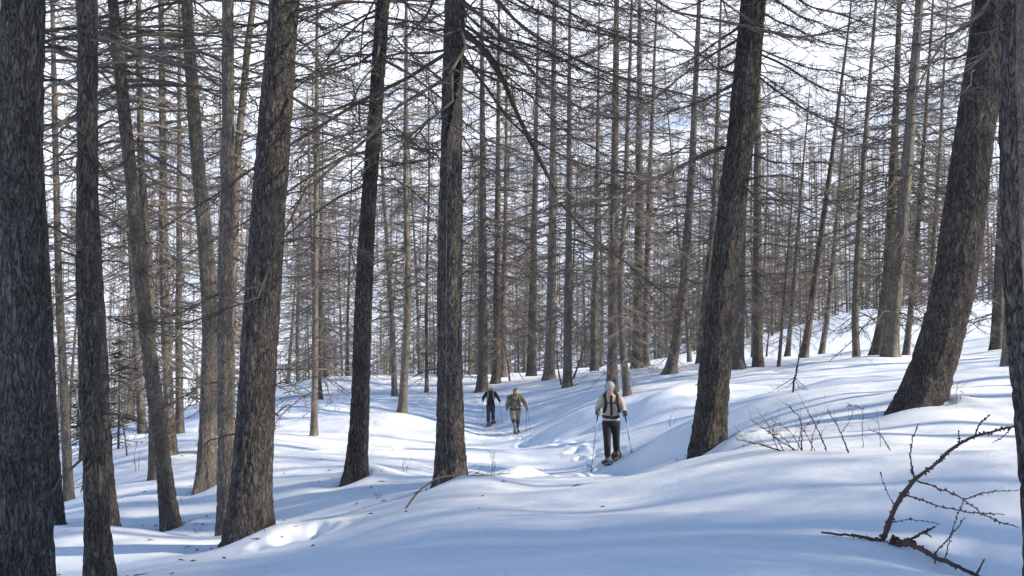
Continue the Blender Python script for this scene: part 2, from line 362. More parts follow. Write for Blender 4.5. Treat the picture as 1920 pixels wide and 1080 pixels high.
for pts, step, spread, dep in TRACKS:
    c = polyline(pts, step)
    for k, (x, y) in enumerate(c):
        DENTS.append((x + _tr.normal(0, spread * .6), y + _tr.normal(0, spread * .8), _tr.uniform(.07, .18), dep * _tr.uniform(.5, 1.5)))
        if _tr.random() < .5: DENTS.append((x + _tr.normal(0, spread), y + _tr.normal(0, spread), _tr.uniform(.05, .09), -dep * _tr.uniform(.3, .7)))
LUMPS = [(*gp(985, 868, 20.3), .5, .20), (*gp(950, 872, 20.0), .6, .08), (*gp(1050, 896, 17.5), .4, .06), (*gp(1230, 760, 27), 1.2, .35), (*gp(1290, 745, 28), 1.4, .3),
         (*gp(1480, 742, 19.5), 1.8, .22), (*gp(1380, 880, 11.8), 1.4, .10), (*gp(1700, 870, 11.2), 1.6, .10), (*gp(690, 893, 17.6), .6, .16), (*gp(870, 898, 13.4), .6, .10),
         (*gp(500, 997, 12.2), .5, .10), (*gp(1400, 846, 14.3), .7, .12), (*gp(620, 700, 57), 3.0, .5), (*gp(1640, 690, 40), 2.5, .35), (*gp(1560, 722, 24), 2.0, .25), (*gp(1690, 775, 14.3), .6, .08), (*gp(1760, 775, 14.2), 1.0, .11), (*gp(1850, 775, 14.2), 1.2, .10)]
def height(x, y):
    x = np.atleast_1d(np.asarray(x, float)); y = np.atleast_1d(np.asarray(y, float)); r = np.hypot(x, y)
    inr = np.clip(r, 0, 125) / np.maximum(r, 1e-6); h = tps(x * inr, y * inr)
    # pillows of wind-laid snow
    near = 1 - sstep(70, 130, r)
    h = h + near * (.10 * fbm2(x * .32 + 3, y * .42, 11, 2) + .024 * fbm2(x * .9, y * 1.25 + 5, 21, 2) + .006 * fbm2(x * 3.1, y * 3.6, 31, 2) * sstep(12, 20, r)) * sstep(2, 7, r)
    for lx, ly, s, a in LUMPS: h = h + a * np.exp(-((x - lx) ** 2 + (y - ly) ** 2) / (2 * (s * .6) ** 2))
    for k in ('t1', 't2', 't5', 't9', 't11', 't13', 't15', 't27', 't41', 't10'):
        t = TI[k]; b = P(t[1][0][0], t[1][0][1], t[2]); rr = t[3] / F * t[2] * .5
        dx, dy = x - b[0], y - b[1]
        h = h - .07 * np.exp(-((np.hypot(dx, dy) - rr * 1.15) / .11) ** 2)
        h = h + .10 * np.exp(-((dx - rr * 1.6) ** 2 + dy ** 2) / (2 * .33 ** 2)) - .10 * np.exp(-((dx + rr * 1.5) ** 2 + (dy + .1) ** 2) / (2 * .28 ** 2))
    m = (np.abs(x) < 12) & (y > 8) & (y < 56)
    if m.any():
        xs, ys = x[m], y[m]; acc = np.zeros_like(xs)
        for dx, dy, s, a in DENTS:
            q = np.abs(xs - dx) + np.abs(ys - dy) < 1.2
            if q.any():
                d2 = ((xs[q] - dx) / s) ** 2 + ((ys[q] - dy) / (s * 1.5)) ** 2
                acc[q] += a * (-np.exp(-d2) + .22 * np.exp(-(np.sqrt(d2) - 1.6) ** 2 * 3))
        h[m] = h[m] + np.clip(acc * .62, -.16, .05)
    # the mountainside across the valley
    ang = np.arctan2(x, np.maximum(y, -1e9)); side = .35 + .65 * np.exp(-(ang / .9) ** 2)
    far = sstep(140, 420, r) * 42 + sstep(300, 1000, r) * 165 + sstep(700, 1500, r) * 60
    dip = -14 * np.exp(-((r - 190) / 70) ** 2) * (1 - .8 * sstep(-.1, .35, ang))
    h = h + side * far * (1 + .10 * fbm2(x * .006, y * .006, 51, 3)) + dip + sstep(150, 500, r) * 6 * fbm2(x * .008, y * .008, 61, 2)
    return h

ang_d = np.radians(np.linspace(-33, 33, 520)); ang_o = np.radians(np.linspace(33, 327, 98))[1:-1]
AN = np.concatenate([ang_d, ang_o])
RR = np.concatenate([np.geomspace(.6, 5, 40)[:-1], np.geomspace(5, 50, 600)[:-1], np.geomspace(50, 125, 110)[:-1], np.geomspace(125, 1700, 80)])
GX = (RR[:, None] * np.sin(AN)[None]).ravel(); GY = (RR[:, None] * np.cos(AN)[None]).ravel(); GZ = height(GX, GY)
nA, nR = len(AN), len(RR); idx = np.arange(nA * nR).reshape(nR, nA); nx = np.roll(idx, -1, 1)
quads = np.stack([idx[:-1], idx[1:], nx[1:], nx[:-1]], -1).reshape(-1, 4)
GVt = np.concatenate([np.stack([GX, GY, GZ], -1), [[0, 0, float(height(0, 0)[0])]]]); c0 = len(GVt) - 1
tris = np.stack([idx[0], nx[0], np.full(nA, c0)], -1)
me = mesh_np('snow_ground', GVt, quads[:, ::-1], tris[:, ::-1]); me.materials.append(M_SNOW)
# faces must look up
ground = obj('snow_ground', me); tag(ground, 'rolling snow on the forest floor, trampled along the trail', 'snow', kind='structure')
if me.polygons[5].normal.z < 0: me.flip_normals()
def gz(x, y): return float(height(x, y)[0])

# ------------------------------------------------------------------ branches
def unit(v): return v / (np.linalg.norm(v, axis=-1, keepdims=True) + 1e-9)
def add_twigs(g, C, L, rs, ntw=14, n3=4, lenf=.30, tmin=.15, r2=.0078, r3=.0050, droop=.25):
    """side shoots and spur twigs along the branches C (N,K,3) of length L (N)"""
    N, K, _ = C.shape
    t = tmin + (1 - tmin) * (np.arange(ntw)[None] + rs.random((N, ntw))) / ntw; t = np.clip(t, 0, .999)
    f = t * (K - 1); i = np.floor(f).astype(int); w = (f - i)[..., None]; n = np.arange(N)[:, None]
    A = C[n, i] * (1 - w) + C[n, i + 1] * w; D = unit(C[n, i + 1] - C[n, i])
    upv = np.array([0, 0, 1.]); S = unit(np.cross(D, upv[None, None] + 1e-3))
    sgn = np.where((np.arange(ntw)[None] + rs.integers(0, 2, (N, 1))) % 2 == 0, 1., -1.)[..., None]
    sp = rs.uniform(.35, 1.0, (N, ntw, 1)); dr = rs.normal(-droop, .28, (N, ntw, 1))
    E = unit(D * (1 - .35 * sp) + S * sgn * sp + upv * dr)
    l2 = (L[:, None] * lenf * (1.08 - .75 * t) + .12) * rs.uniform(.5, 1.25, (N, ntw)); l2 = l2[..., None]
    k = np.linspace(0, 1, 4)
    bend = rs.normal(0, .18, (N, ntw, 3)); bend[..., 2] += .16
    C2 = A[:, :, None] + E[:, :, None] * l2[:, :, None] * k[None, None, :, None] + (bend * l2)[:, :, None] * (k ** 2)[None, None, :, None]
    C2 = C2.reshape(-1, 4, 3); R2 = np.repeat(np.array([[1., .8, .6, .25]]), len(C2), 0) * r2 * rs.uniform(.7, 1.3, (len(C2), 1))
    g.tubes(C2, R2, 3)
    if n3:
        M = len(C2); t3 = rs.uniform(.1, 1, (M, n3)); f = np.minimum(t3 * 3, 2.999); i = np.floor(f).astype(int); w = (f - i)[..., None]; n = np.arange(M)[:, None]
        A3 = C2[n, i] * (1 - w) + C2[n, i + 1] * w; D3 = unit(C2[n, i + 1] - C2[n, i]); rv = unit(rs.normal(0, 1, (M, n3, 3)))
        l3 = rs.uniform(.3, 1, (M, n3, 1)) * (l2.reshape(-1, 1, 1) * .42 + .04)
        B3 = A3 + unit(D3 * .7 + rv * .8) * l3
        g.spikes(A3.reshape(-1, 3), B3.reshape(-1, 3), r3)
    return C2

def make_crown(seed, H=20., z0=2.5, nb=100, Lmax=3.2, ntw=13, n3=4, mat=None, low=.62, droop=1., thick=1.):
    rs = np.random.default_rng(seed); g = Geo()
    u = np.sort(rs.random(nb)) ** .95; z = z0 + (H - .4 - z0) * u; hh = z / H
    L = Lmax * np.clip(low + 1.2 * hh, .3, 1.) * np.clip((1.04 - hh) / .62, .06, 1.) * rs.uniform(.45, 1.12, nb)
    az = np.arange(nb) * 2.39996 + rs.normal(0, .5, nb); K = 8; t = np.linspace(0, 1, K)
    a = rs.normal(.06, .16, nb) + .25 * (hh - .45); b = droop * rs.uniform(.5, 1.2, nb) * (1.1 - .5 * hh); c = droop * rs.uniform(.38, .85, nb)
    dz = L[:, None] * (a[:, None] * t - b[:, None] * t ** 2 + c[:, None] * t ** 3)
    daz = np.cumsum(rs.normal(0, .10, (nb, K)), 1); daz -= daz[:, :1]
    rad = L[:, None] * t * .97
    C = np.stack([rad * np.cos(az[:, None] + daz), rad * np.sin(az[:, None] + daz), z[:, None] + dz + np.cumsum(rs.normal(0, .018, (nb, K)), 1) * L[:, None]], -1)
    R = thick * (.009 + .0062 * L)[:, None] * (1 - .82 * t)[None] + .0015
    g.tubes(C, R, 4); add_twigs(g, C, L, rs, ntw, n3)
    return g.mesh('crown', mat or M_TWIG)
CROWN_HIGH = [make_crown(100 + i, 20., [6.6, 7.4, 7.0, 6.3][i], 105, 3.5, 14, 3, droop=.7) for i in range(4)]
CROWN_SPARSE = [make_crown(170 + i, 20., [6.8, 7.6, 7.2][i], 52, 3.2, 10, 2, droop=.7) for i in range(3)]
CROWN_ARCH = [make_crown(150 + i, 20., [4.5, 4.9][i], 105, 3.9, 16, 4, low=.85, droop=1.15, thick=.72, mat=M_LIMB) for i in range(2)]
CROWN_LOW = [make_crown(200 + i, 20., [1.2, 1.7, 2.4, 1.5, 3.0, 1.0, 2.0][i], 140, 3.3, 15, 4, droop=1.05, thick=1.1) for i in range(7)]

# ------------------------------------------------------------------ trunks
def trunk_mesh(path, H, r0, sides, step, vis, bark, seed, mat, flare=.42, scar=None):
    """path: world points relative to the base, from below the snow upwards; grows to height H"""
    path = np.asarray(path, float); top = path[-1]; dirn = (path[-1] - path[-2]) / max(path[-1][2] - path[-2][2], .1)
    zs = [top[2]]; ex = []
    if top[2] < H:
        for k in range(1, 9):
            f = k / 8; dz = (H - top[2]) * f; ex.append(top + np.array([dirn[0] * dz * (1 - .35 * f), dirn[1] * dz * (1 - .35 * f), dz]))
    pts = np.concatenate([path, np.array(ex)]) if ex else path
    z0 = -.5; zz = np.concatenate([np.arange(z0, min(vis, H), step), np.arange(min(vis, H), H, max(step * 8, .3)), [H]])
    zf = np.linspace(z0, H, 400); xf = np.interp(zf, pts[:, 2], pts[:, 0]); yf = np.interp(zf, pts[:, 2], pts[:, 1])
    xf = np.where(zf < 0, xf[np.argmin(abs(zf))] + (zf) * (pts[1, 0] - pts[0, 0]) / max(pts[1, 2] - pts[0, 2], .1), xf)
    kw = max(3, int(.9 / (zf[1] - zf[0])) | 1); ker = np.hanning(kw + 2)[1:-1]; ker /= ker.sum()
    sm = lambda v: np.convolve(np.pad(v, kw // 2, mode='reflect', reflect_type='odd'), ker, 'valid')
    xf, yf = sm(xf), sm(yf); cx = np.interp(zz, zf, xf); cy = np.interp(zz, zf, yf)
    r = r0 * np.clip(1 - .86 * np.clip(zz, 0, H) / H, .05, 1) + r0 * flare * np.exp(-np.clip(zz, -.3, 9) / .34)
    th = np.arange(sides) * 2 * math.pi / sides; ct, st = np.cos(th)[None], np.sin(th)[None]
    Z = np.repeat(zz[:, None], sides, 1); R = np.repeat(r[:, None], sides, 1)
    px, py = (R * ct).ravel(), (R * st).ravel(); pz = Z.ravel(); rs = np.random.default_rng(seed)
    lob = sum(rs.uniform(.02, .05) * np.cos(k * th + rs.uniform(0, 6)) for k in (2, 3, 5))
    Rd = R * (1 + lob[None] * (1 + 1.6 * np.exp(-np.clip(Z, 0, 9) / .4)))
    Rd = Rd * (1 + .05 * vnoise(px * 3, py * 3, pz * 1.1, seed).reshape(R.shape))
    if bark:
        w1 = vnoise(px * 7, py * 7, pz * 2.2, seed + 1) * .6
        n1 = 1 - np.abs(vnoise(px * 20 + w1, py * 20 - w1, pz * 6.5 + w1, seed + 2)); n2 = vnoise(px * 42, py * 42, pz * 13, seed + 3)
        n4 = vnoise(px * 9, py * 9, pz * 9, seed + 4)
        d = -(np.clip(n1 - .66, 0, 1) / .34) * .9 + .34 * n2 + .34 * n4
        Rd = Rd + (d * bark).reshape(R.shape) * np.clip(R / r0, .2, 1.3)
    if scar is not None:                       # a torn-out strip: hollow groove slanting down, bare wood right of it
        za, zb = scar; f = np.clip((zb - Z) / (zb - za), -.2, 1.3); env = sstep(-.04, .06, f) * sstep(1.04, .8, f)
        gth = np.radians(-12 - 112 * np.clip(f, 0, 1.3) ** .8); dth = np.angle(np.exp(1j * (th[None] - gth))); gw = .11 + .16 * np.sin(np.clip(f, 0, 1) * math.pi)
        groove = sstep(1.25, .75, np.abs(dth + .05 * np.sin(Z * 21) + .03 * np.sin(Z * 47)) / gw) * env; lip = np.exp(-((np.abs(dth) / gw - 1.5) / .35) ** 2) * env
        bare = sstep(.15, .3, dth) * sstep(1.75, 1.45, dth) * sstep(.28, .36, f + .05 * np.sin(th[None] * 9)) * sstep(1.25, 1.1, f + .12 * np.sin(th[None] * 5 + 1) + .05 * np.sin(th[None] * 17))
        Rd = Rd * (1 - .34 * groove + .09 * lip - .05 * bare)
    V = np.stack([cx[:, None] + Rd * ct, cy[:, None] + Rd * st, Z], -1)
    nR = len(zz); idx = np.arange(nR * sides).reshape(nR, sides); nx = np.roll(idx, -1, 1)
    me = mesh_np('trunk', V.reshape(-1, 3), np.stack([idx[:-1], nx[:-1], nx[1:], idx[1:]], -1).reshape(-1, 4)); me.materials.append(mat)
    if scar is not None:
        me.materials.append(M_SCAR); me.materials.append(M_HOLLOW); pm = np.where(groove[:-1] > .5, 2, np.where(bare[:-1] > .5, 1, 0)).ravel().astype(np.int32); me.polygons.foreach_set('material_index', pm)
    return me, (lambda z: np.array([np.interp(z, zf, xf), np.interp(z, zf, yf), z]))

LABEL = {
 't1': 'massive dark larch trunk filling the left edge of the picture',
 't2': 'dark straight larch with a hooked dead branch, second trunk from left edge',
 't2b': 'shaded larch mostly hidden behind the second trunk from the left',
 't3': 'larch half hidden behind the massive trunk at the left edge',
 't4': 'thin straight larch in the gap between the two leftmost big trunks',
 't5': 'sunlit lichen-pale larch leaning left, its base left of the big double trunk',
 't5b': 'slim larch standing just behind the lichen-pale leaning larch',
 't6': 'upright mid-thick larch right behind the base of the leaning pale larch',
 't7': 'thin far larch left of the lichen-pale leaning larch',
 't8': 'short dark larch between the pale leaning larch and the bowed sunlit one',
 't9': 'bowed larch with sunlit upper trunk and dark foot left of the double trunk',
 't10': 'straight sunlit larch touching the left side of the thick shaded larch',
 't10b': 'larch leaning right at its top behind the thick shaded left-hand larch',
 't11': 'thick rough shaded larch, the larger of the touching pair at left',
 't12': 'thin pale straight larch between the thick shaded pair and the dark leaning trunk',
 't13': 'dark bare larch leaning right, left neighbour of the scarred central trunk',
 't14': 'slim larch with a sunlit bent foot just left of the scarred central trunk',
 't15': 'rough central larch with a long torn scar and a broken hanging limb',
 't16': 'dark larch rising directly behind the hiker in black',
 't17': 'larch right beside the dark trunk behind the hiker in black',
 't17b': 'thin larch tucked right of the pair behind the hiker in black',
 't19': 'broad sunlit-edged larch behind and right of the camouflage hiker',
 't19b': 'shaded larch left of the broad one behind the camouflage hiker',
 't20': 'pale slim larch flanked by two saplings in mid-distance centre',
 't21': 'distant straight larch just left of the front hiker\'s twin trees',
 't22': 'straight larch rising directly behind the front hiker\'s head',
 't23': 'curved slim larch with dark swollen foot at the front hiker\'s shoulder',
 't24': 'stout far larch right of the front hiker\'s twin trees',
 't25': 'narrow larch touching the stout far one right of the front hiker',
 't26': 'larch with wide sunlit foot leaning right, left of the big right-hand trunk',
 't27': 'big furrowed larch leaning right in the right half, bare shrub at its foot',
 't28': 'larch with sunlit flared foot peeking out behind the big right-hand trunk',
 't29': 'straight larch close behind the right side of the big right-hand trunk',
 't30': 'slim larch showing left of the big right-hand trunk near the top',
 't31': 'pencil-thin young larch right of the big right-hand trunk',
 't31b': 'thin far larch leaning right in the bright gap right of centre',
 't32': 'slim larch slanting right in front of the bright snow bank',
 't33': 'thinner slanting larch right beside the slim one at the snow bank',
 't35': 'larch with a curved foot standing alone before the bright snow bank',
 't36': 'dark left one of the close pair at the bright snow bank',
 't37': 'half-sunlit thick right one of the close pair at the snow bank',
 't38': 'narrow larch just right of the close pair at the snow bank',
 't39': 'thin larch slanting right behind the huge leaning right-hand trunk',
 't40': 'mid-thick larch emerging at the top left of the huge leaning trunk',
 't41': 'huge furrowed larch leaning strongly right near the right edge',
 't42': 'curved smooth near trunk running down the right edge of the picture',
 't43': 'sunlit larch trunk in the upper right corner',
 't44': 'dark distant larch foot between the huge leaning trunk and right edge',
}
HIGHCROWN = {'t1': 0, 't2': 1, 't11': 2, 't13': 3, 't15': 0, 't27': 1, 't41': 2, 't42': 3, 't10': 1, 't9': 2, 't5': 3, 't2b': 0, 't3': 1, 't43': 2}
SUNLIT_PALE = {'t5', 't6', 't9', 't10', 't10b', 't12', 't14', 't19', 't20', 't26', 't35', 't37', 't8', 't29', 't43'}  # trunks given the bark with sunlight in its colour
ROOT, AXIS = {}, {}
for n, (key, pts, d, w, H) in enumerate(TREES):
    rs = np.random.default_rng(1000 + n); W3 = np.array([P(a, b, d) for a, b in pts])
    base = W3[0].copy(); base[2] = gz(base[0], base[1]); rel = W3 - base; rel[0, 2] = 0
    leany = rs.normal(0, .025); rel[:, 1] += leany * np.clip(rel[:, 2], 0, 30)
    ok = [0]
    for k in range(1, len(rel)):
        if rel[k, 2] > rel[ok[-1], 2] + .05: ok.append(k)
    rel = rel[ok]
    r0 = w / F * d * .5 * (1.0 if d < 19 else 1.06); near = d < 19
    vis = 1.6 + 660 / F * d + 1.5
    sc = None
    if key == 't15': sc = (P(0, 265, d)[2] - base[2], P(0, 62, d)[2] - base[2])
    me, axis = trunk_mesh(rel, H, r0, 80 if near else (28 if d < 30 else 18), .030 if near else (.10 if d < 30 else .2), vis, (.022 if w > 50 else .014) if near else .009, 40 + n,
                          M_BARK_SUNLIT if key in SUNLIT_PALE else (M_BARK if near else M_BARK_FAR), .7 if key in ('t26', 't28') else (.14 if key in ('t41', 't27') else .32), sc)
    t = empty('larch_tree', base, LABEL[key], 'tree', 'larches on the snowy slope'); ROOT[key] = t; AXIS[key] = (axis, r0, H, d)
    obj('trunk', me, t)
    cm = CROWN_ARCH[n % 2] if key in ('t13', 't15') else (CROWN_HIGH[HIGHCROWN[key]] if key in HIGHCROWN else CROWN_LOW[n % 7])
    c = obj('crown', cm, t); s = H / 20.0
    ax = axis(min(H * .6, 11)) - axis(0); q = Vector((0, 0, 1)).rotation_difference(Vector(ax))
    c.rotation_mode = 'QUATERNION'; c.rotation_quaternion = q @ Quaternion((0, 0, 1), rs.uniform(0, 6.28)); c.scale = (s * rs.uniform(.85, 1.1),) * 2 + (s,)

# ------------------------------------------------------------------ limbs one can follow in the photograph
def limb(key, pts, r0, r1, d2=None, ntw=16, n3=4, lenf=.16, seed=0, r2=.006, name='branch', wig=.055):
    rs = np.random.default_rng(3000 + seed); d = TI[key][2]; d2 = d if d2 is None else d2
    k = np.linspace(0, 1, len(pts)); W3 = np.array([P(a, b, d + (d2 - d) * kk) for (a, b), kk in zip(pts, k)])
    C = polyline(W3, np.linalg.norm(np.diff(W3, axis=0), axis=1).sum() / 22.01)[:22]
    L = np.linalg.norm(np.diff(C, axis=0), axis=1).sum(); C[1:] += np.cumsum(rs.normal(0, wig * .25, (21, 3)), 0) * .5
    for _ in range(2): C[1:-1] = .5 * C[1:-1] + .25 * (C[:-2] + C[2:])
    g = Geo(); g.tubes(C[None], np.linspace(r0, r1, 22)[None] * (1 + rs.normal(0, .12, 22))[None], 6, cap=True)
    if ntw: add_twigs(g, C[None], np.array([L]), rs, ntw, n3, lenf, .12, r2, .0036, .2)
    base = np.array(ROOT[key].location); me = g.mesh('branch', M_LIMB); me.transform(Matrix.Translation(Vector(-base)))
    return obj(name, me, ROOT[key])
LIMBS = [
 ('t15', [(866,58),(905,88),(938,140),(958,190),(985,250),(1015,310),(1036,356),(1052,384)], .044, .022, 13.6, 14, .10),
 ('t15', [(1050,380),(1085,422),(1130,462),(1180,500),(1232,540),(1285,571)], .026, .010, 13.4, 18, .12),
 ('t15', [(1182,500),(1215,540),(1250,584)], .014, .006, 13.6, 8, .14),
 ('t15', [(868,105),(912,168),(945,222),(990,262),(1060,302),(1130,322),(1205,328)], .026, .008, 12.6, 26, .14),
 ('t15', [(868,4),(920,40),(962,92),(1010,150),(1062,192),(1130,226),(1215,230)], .036, .010, 12.4, 30, .14),
 ('t15', [(872,-40),(930,-8),(962,35),(1020,80),(1080,116),(1150,150),(1250,176),(1352,202)], .032, .009, 12.0, 34, .13),
 ('t15', [(872,68),(960,74),(1030,96),(1100,132),(1180,166),(1262,192)], .020, .007, 13.0, 26, .15),
 ('t15', [(872,-90),(960,-40),(1040,10),(1120,60),(1200,90),(1300,100)], .026, .008, 12.2, 30, .15),
 ('t15', [(830,55),(790,50),(740,40),(690,28)], .020, .008, 13.2, 14, .2),
 ('t15', [(826,148),(792,125),(760,116),(722,104)], .016, .006, 13.4, 12, .2),
 ('t15', [(822,208),(800,184),(770,172),(742,170),(722,192)], .013, .006, 13.4, 8, .15),
 ('t15', [(822,292),(776,275),(732,246)], .012, .005, 13.5, 10, .25),
 ('t15', [(868,380),(900,340),(930,320),(975,312)], .012, .005, 13.2, 12, .25),
 ('t15', [(868,255),(890,300),(925,330),(950,372)], .012, .004, 13.2, 10, .25),
 ('t27', [(1358,276),(1312,295),(1252,325),(1192,346),(1142,368),(1092,382),(1048,386)], .036, .014, 13.8, 26, .12),
 ('t27', [(1390,70),(1330,105),(1270,150),(1225,190),(1180,220)], .022, .007, 13.6, 20, .16),
 ('t27', [(1385,140),(1345,130),(1300,90),(1240,55),(1180,40)], .018, .006, 13.6, 18, .18),
 ('t27', [(1420,58),(1490,72),(1560,62),(1640,30)], .020, .006, 14.0, 22, .2),
 ('t27', [(1400,284),(1450,302),(1500,305),(1556,300)], .014, .005, 14.2, 16, .22),
 ('t27', [(1380,518),(1440,520),(1500,520),(1545,512)], .012, .006, 14.0, 6, .12),
 ('t27', [(1412,130),(1470,165),(1520,205),(1560,230)], .010, .004, 14.0, 12, .25),
 ('t11', [(550,70),(580,96),(598,122),(612,168)], .016, .006, 11.8, 10, .2),
 ('t11', [(545,180),(595,213),(640,234),(705,242)], .020, .008, 11.8, 18, .18),
 ('t11', [(540,238),(600,248),(655,262)], .014, .006, 11.8, 14, .22),
 ('t11', [(528,456),(575,446),(630,452),(695,474)], .014, .006, 11.8, 12, .18),
 ('t11', [(525,520),(580,512),(640,500)], .010, .004, 12.0, 12, .25),
 ('t11', [(555,20),(620,20),(680,45)], .012, .005, 12.0, 14, .25),
 ('t10', [(408,552),(372,568),(332,588),(282,606)], .018, .007, 14.2, 16, .22),
 ('t10', [(412,716),(385,722),(345,748),(300,772)], .016, .006, 14.4, 14, .2),
 ('t9',  [(380,545),(345,530),(310,470),(280,440)], .010, .004, 17.0, 12, .25),
 ('t2',  [(170,74),(190,82),(206,94),(205,112),(198,122)], .014, .007, 9.8, 3, .2),
 ('t2',  [(172,268),(188,300),(204,328),(236,346)], .013, .006, 9.7, 6, .25),
 ('t2',  [(203,326),(206,370),(205,445)], .006, .003, 9.7, 5, .2),
 ('t2',  [(172,586),(212,598),(252,612),(290,606)], .010, .004, 9.6, 12, .3),
 ('t2',  [(168,690),(205,700),(245,690)], .007, .003, 9.7, 10, .3),
 ('t13', [(704,238),(760,268),(820,292)], .014, .006, 16.4, 14, .22),
 ('t13', [(700,316),(770,310),(812,302)], .013, .006, 16.4, 10, .2),
 ('t13', [(716,108),(770,112),(822,145)], .016, .007, 16.2, 16, .22),
 ('t13', [(690,300),(640,280),(590,300)], .012, .005, 16.2, 12, .25),
 ('t5',  [(230,130),(275,150),(330,180),(390,198)], .018, .007, 15.4, 18, .2),
 ('t5',  [(266,440),(238,455),(200,470)], .009, .004, 15.4, 8, .3),
 ('t9',  [(352,88),(300,92),(250,90),(190,95)], .014, .006, 17.4, 16, .22),
 ('t41', [(1782,462),(1745,470),(1712,470),(1688,474)], .014, .006, 14.4, 5, .15),
 ('t41', [(1830,170),(1780,150),(1720,165),(1660,150)], .014, .005, 14.2, 18, .22),
 ('t42', [(1870,268),(1885,284),(1905,286)], .005, .003, 6.9, 2, .2),
 ('t42', [(1868,180),(1840,160),(1800,175)], .006, .003, 6.9, 6, .25),
]
_lr = np.random.default_rng(31)
for key, side, x0, cnt, span in (('t15', 1, 866, 9, (170, 480)), ('t27', -1, 1392, 6, (120, 300)), ('t27', 1, 1418, 8, (110, 300)), ('t13', -1, 704, 4, (70, 170)), ('t11', 1, 548, 4, (70, 190)), ('t41', -1, 1838, 4, (80, 200))):
    for k in range(cnt):
        y0 = -160 + 330 * (k + _lr.random()) / cnt; sp = _lr.uniform(*span); sag = sp * _lr.uniform(.25, .55); t_ = np.linspace(0, 1, 6)
        pts = [(x0 + side * sp * v, y0 + sag * (1.7 * v - .8 * v * v) + _lr.normal(0, 4)) for v in t_]
        LIMBS.append((key, pts, _lr.uniform(.014, .026), .006, TI[key][2] + _lr.uniform(-2.2, 1.2), int(10 + sp * .07), .15))
for n, (key, pts, r0, r1, d2, ntw, lf) in enumerate(LIMBS): limb(key, pts, r0, r1, d2, int(ntw * 1.7), 5, lf * 1.45, n, .0055)
# dead stubs and short twigs on the near trunks
for n, (key, cnt) in enumerate([('t1', 22), ('t2', 40), ('t11', 42), ('t13', 26), ('t15', 30), ('t27', 34), ('t41', 26), ('t10', 26), ('t9', 16), ('t5', 12)]):
    rs = np.random.default_rng(700 + n); axis, r0, H, d = AXIS[key]; g = Geo()
    z = rs.uniform(.9, 7.5, cnt); a = rs.uniform(0, 6.28, cnt); L = rs.choice([.06, .1, .25, .5, .9], cnt, p=[.3, .25, .2, .15, .1]) * rs.uniform(.7, 1.3, cnt)
    c = np.array([axis(v) for v in z]); rr = (r0 * (1 - .86 * z / H)) * .93; D = np.stack([np.cos(a), np.sin(a), rs.normal(-.05, .3, cnt)], -1)
    k = np.linspace(0, 1, 5); C = c[:, None] + D[:, None] * (rr[:, None] + L[:, None] * k[None])[..., None]; C[:, :, 2] += -.25 * L[:, None] * k[None] ** 2 + .03
    C[:, 1:] += rs.normal(0, .02, (cnt, 4, 3)) * L[:, None, None]
    g.tubes(C, (.009 + .006 * L)[:, None] * np.linspace(1, .45, 5)[None], 5, cap=True)
    lg = L > .3
    if lg.any(): add_twigs(g, C[lg], L[lg], rs, 7, 3, .35, .2, .004, .0025)
    tag(obj('branch_stubs', g.mesh('branch_stubs', M_LIMB), ROOT[key]), kind='stuff')

# ------------------------------------------------------------------ trees further back, each its own
def shared_trunk(seed, H, r0):
    rs = np.random.default_rng(seed); z = np.linspace(0, H, 7); x = np.cumsum(rs.normal(0, .05, 7)); y = np.cumsum(rs.normal(0, .05, 7)); x[0] = y[0] = 0
    return trunk_mesh(np.stack([x, y, z], -1), H, r0, 9, .45, H, 0, seed, M_BARK_FAR, .35)[0]
BGT = [shared_trunk(900 + i, 20., [.14, .11, .16, .09, .13][i]) for i in range(5)]
placed = [np.array(ROOT[k].location)[:2] for k in ROOT]
def free(x, y, gap):
    for p in placed:
        if (p[0] - x) ** 2 + (p[1] - y) ** 2 < gap * gap: return False
    return True
def plant(x, y, H, lean, label, group, rs, crowns=CROWN_LOW, ti=None, wid=1.0):
    placed.append(np.array([x, y])); s = H / 20.; z = gz(x, y)
    t = empty('larch_tree', (x, y, z), label, 'tree', group); t.rotation_euler = (lean[0], lean[1], rs.uniform(0, 6.28))
    a = obj('trunk', BGT[int(rs.integers(5)) if ti is None else ti], t); a.scale = (s, s, s)
    c = obj('crown', crowns[int(rs.integers(len(crowns)))], t); c.rotation_euler.z = rs.uniform(0, 6.28); c.scale = (s * wid, s * wid, s)
    return t
GAPS = [(125, 'beside the left-edge trunk'), (210, 'behind the second trunk from left'), (345, 'behind the pale leaning larch'), (560, 'behind the touching trunk pair'),
        (665, 'left of the dark leaning trunk'), (815, 'left of the scarred trunk'), (960, 'behind the far hikers'), (1095, 'between far and front hikers'), (1240, 'behind the front hiker'),
        (1400, 'behind the big furrowed trunk'), (1560, 'right of the big furrowed trunk'), (1700, 'over the bright snow bank'), (1850, 'behind the huge leaning trunk'), (9999, 'at the right edge')]
rs = np.random.default_rng(77); cnt = 0; tries = 0
while cnt < 120 and tries < 6000:
    tries += 1; u = rs.uniform(-20, 1960); d = 46 + 100 * rs.random() ** 1.15
    x = (u - 960) / F * d; y = d
    if u < 540 and d < 52 and rs.random() < .5: continue
    if 480 > u and rs.random() < .35: continue
    if u > 1470 and d < 96: continue
    if u > 1430 and rs.random() < .35: continue
    if 870 < u < 1260 and d < 60: continue
    if not free(x, y, 1.7): continue
    gap = [g_ for lim, g_ in GAPS if u < lim][0]; row = 'nearer' if d < 72 else ('middle' if d < 102 else 'rearmost')
    H = rs.uniform(13, 23); lab = f'{row} {"short" if H < 16.5 else "tall"} bare larch of the far stand, {gap}'
    plant(x, y, H, (rs.normal(0, .03), rs.normal(.02, .035)), lab, 'bare larches of the far stand', rs); cnt += 1
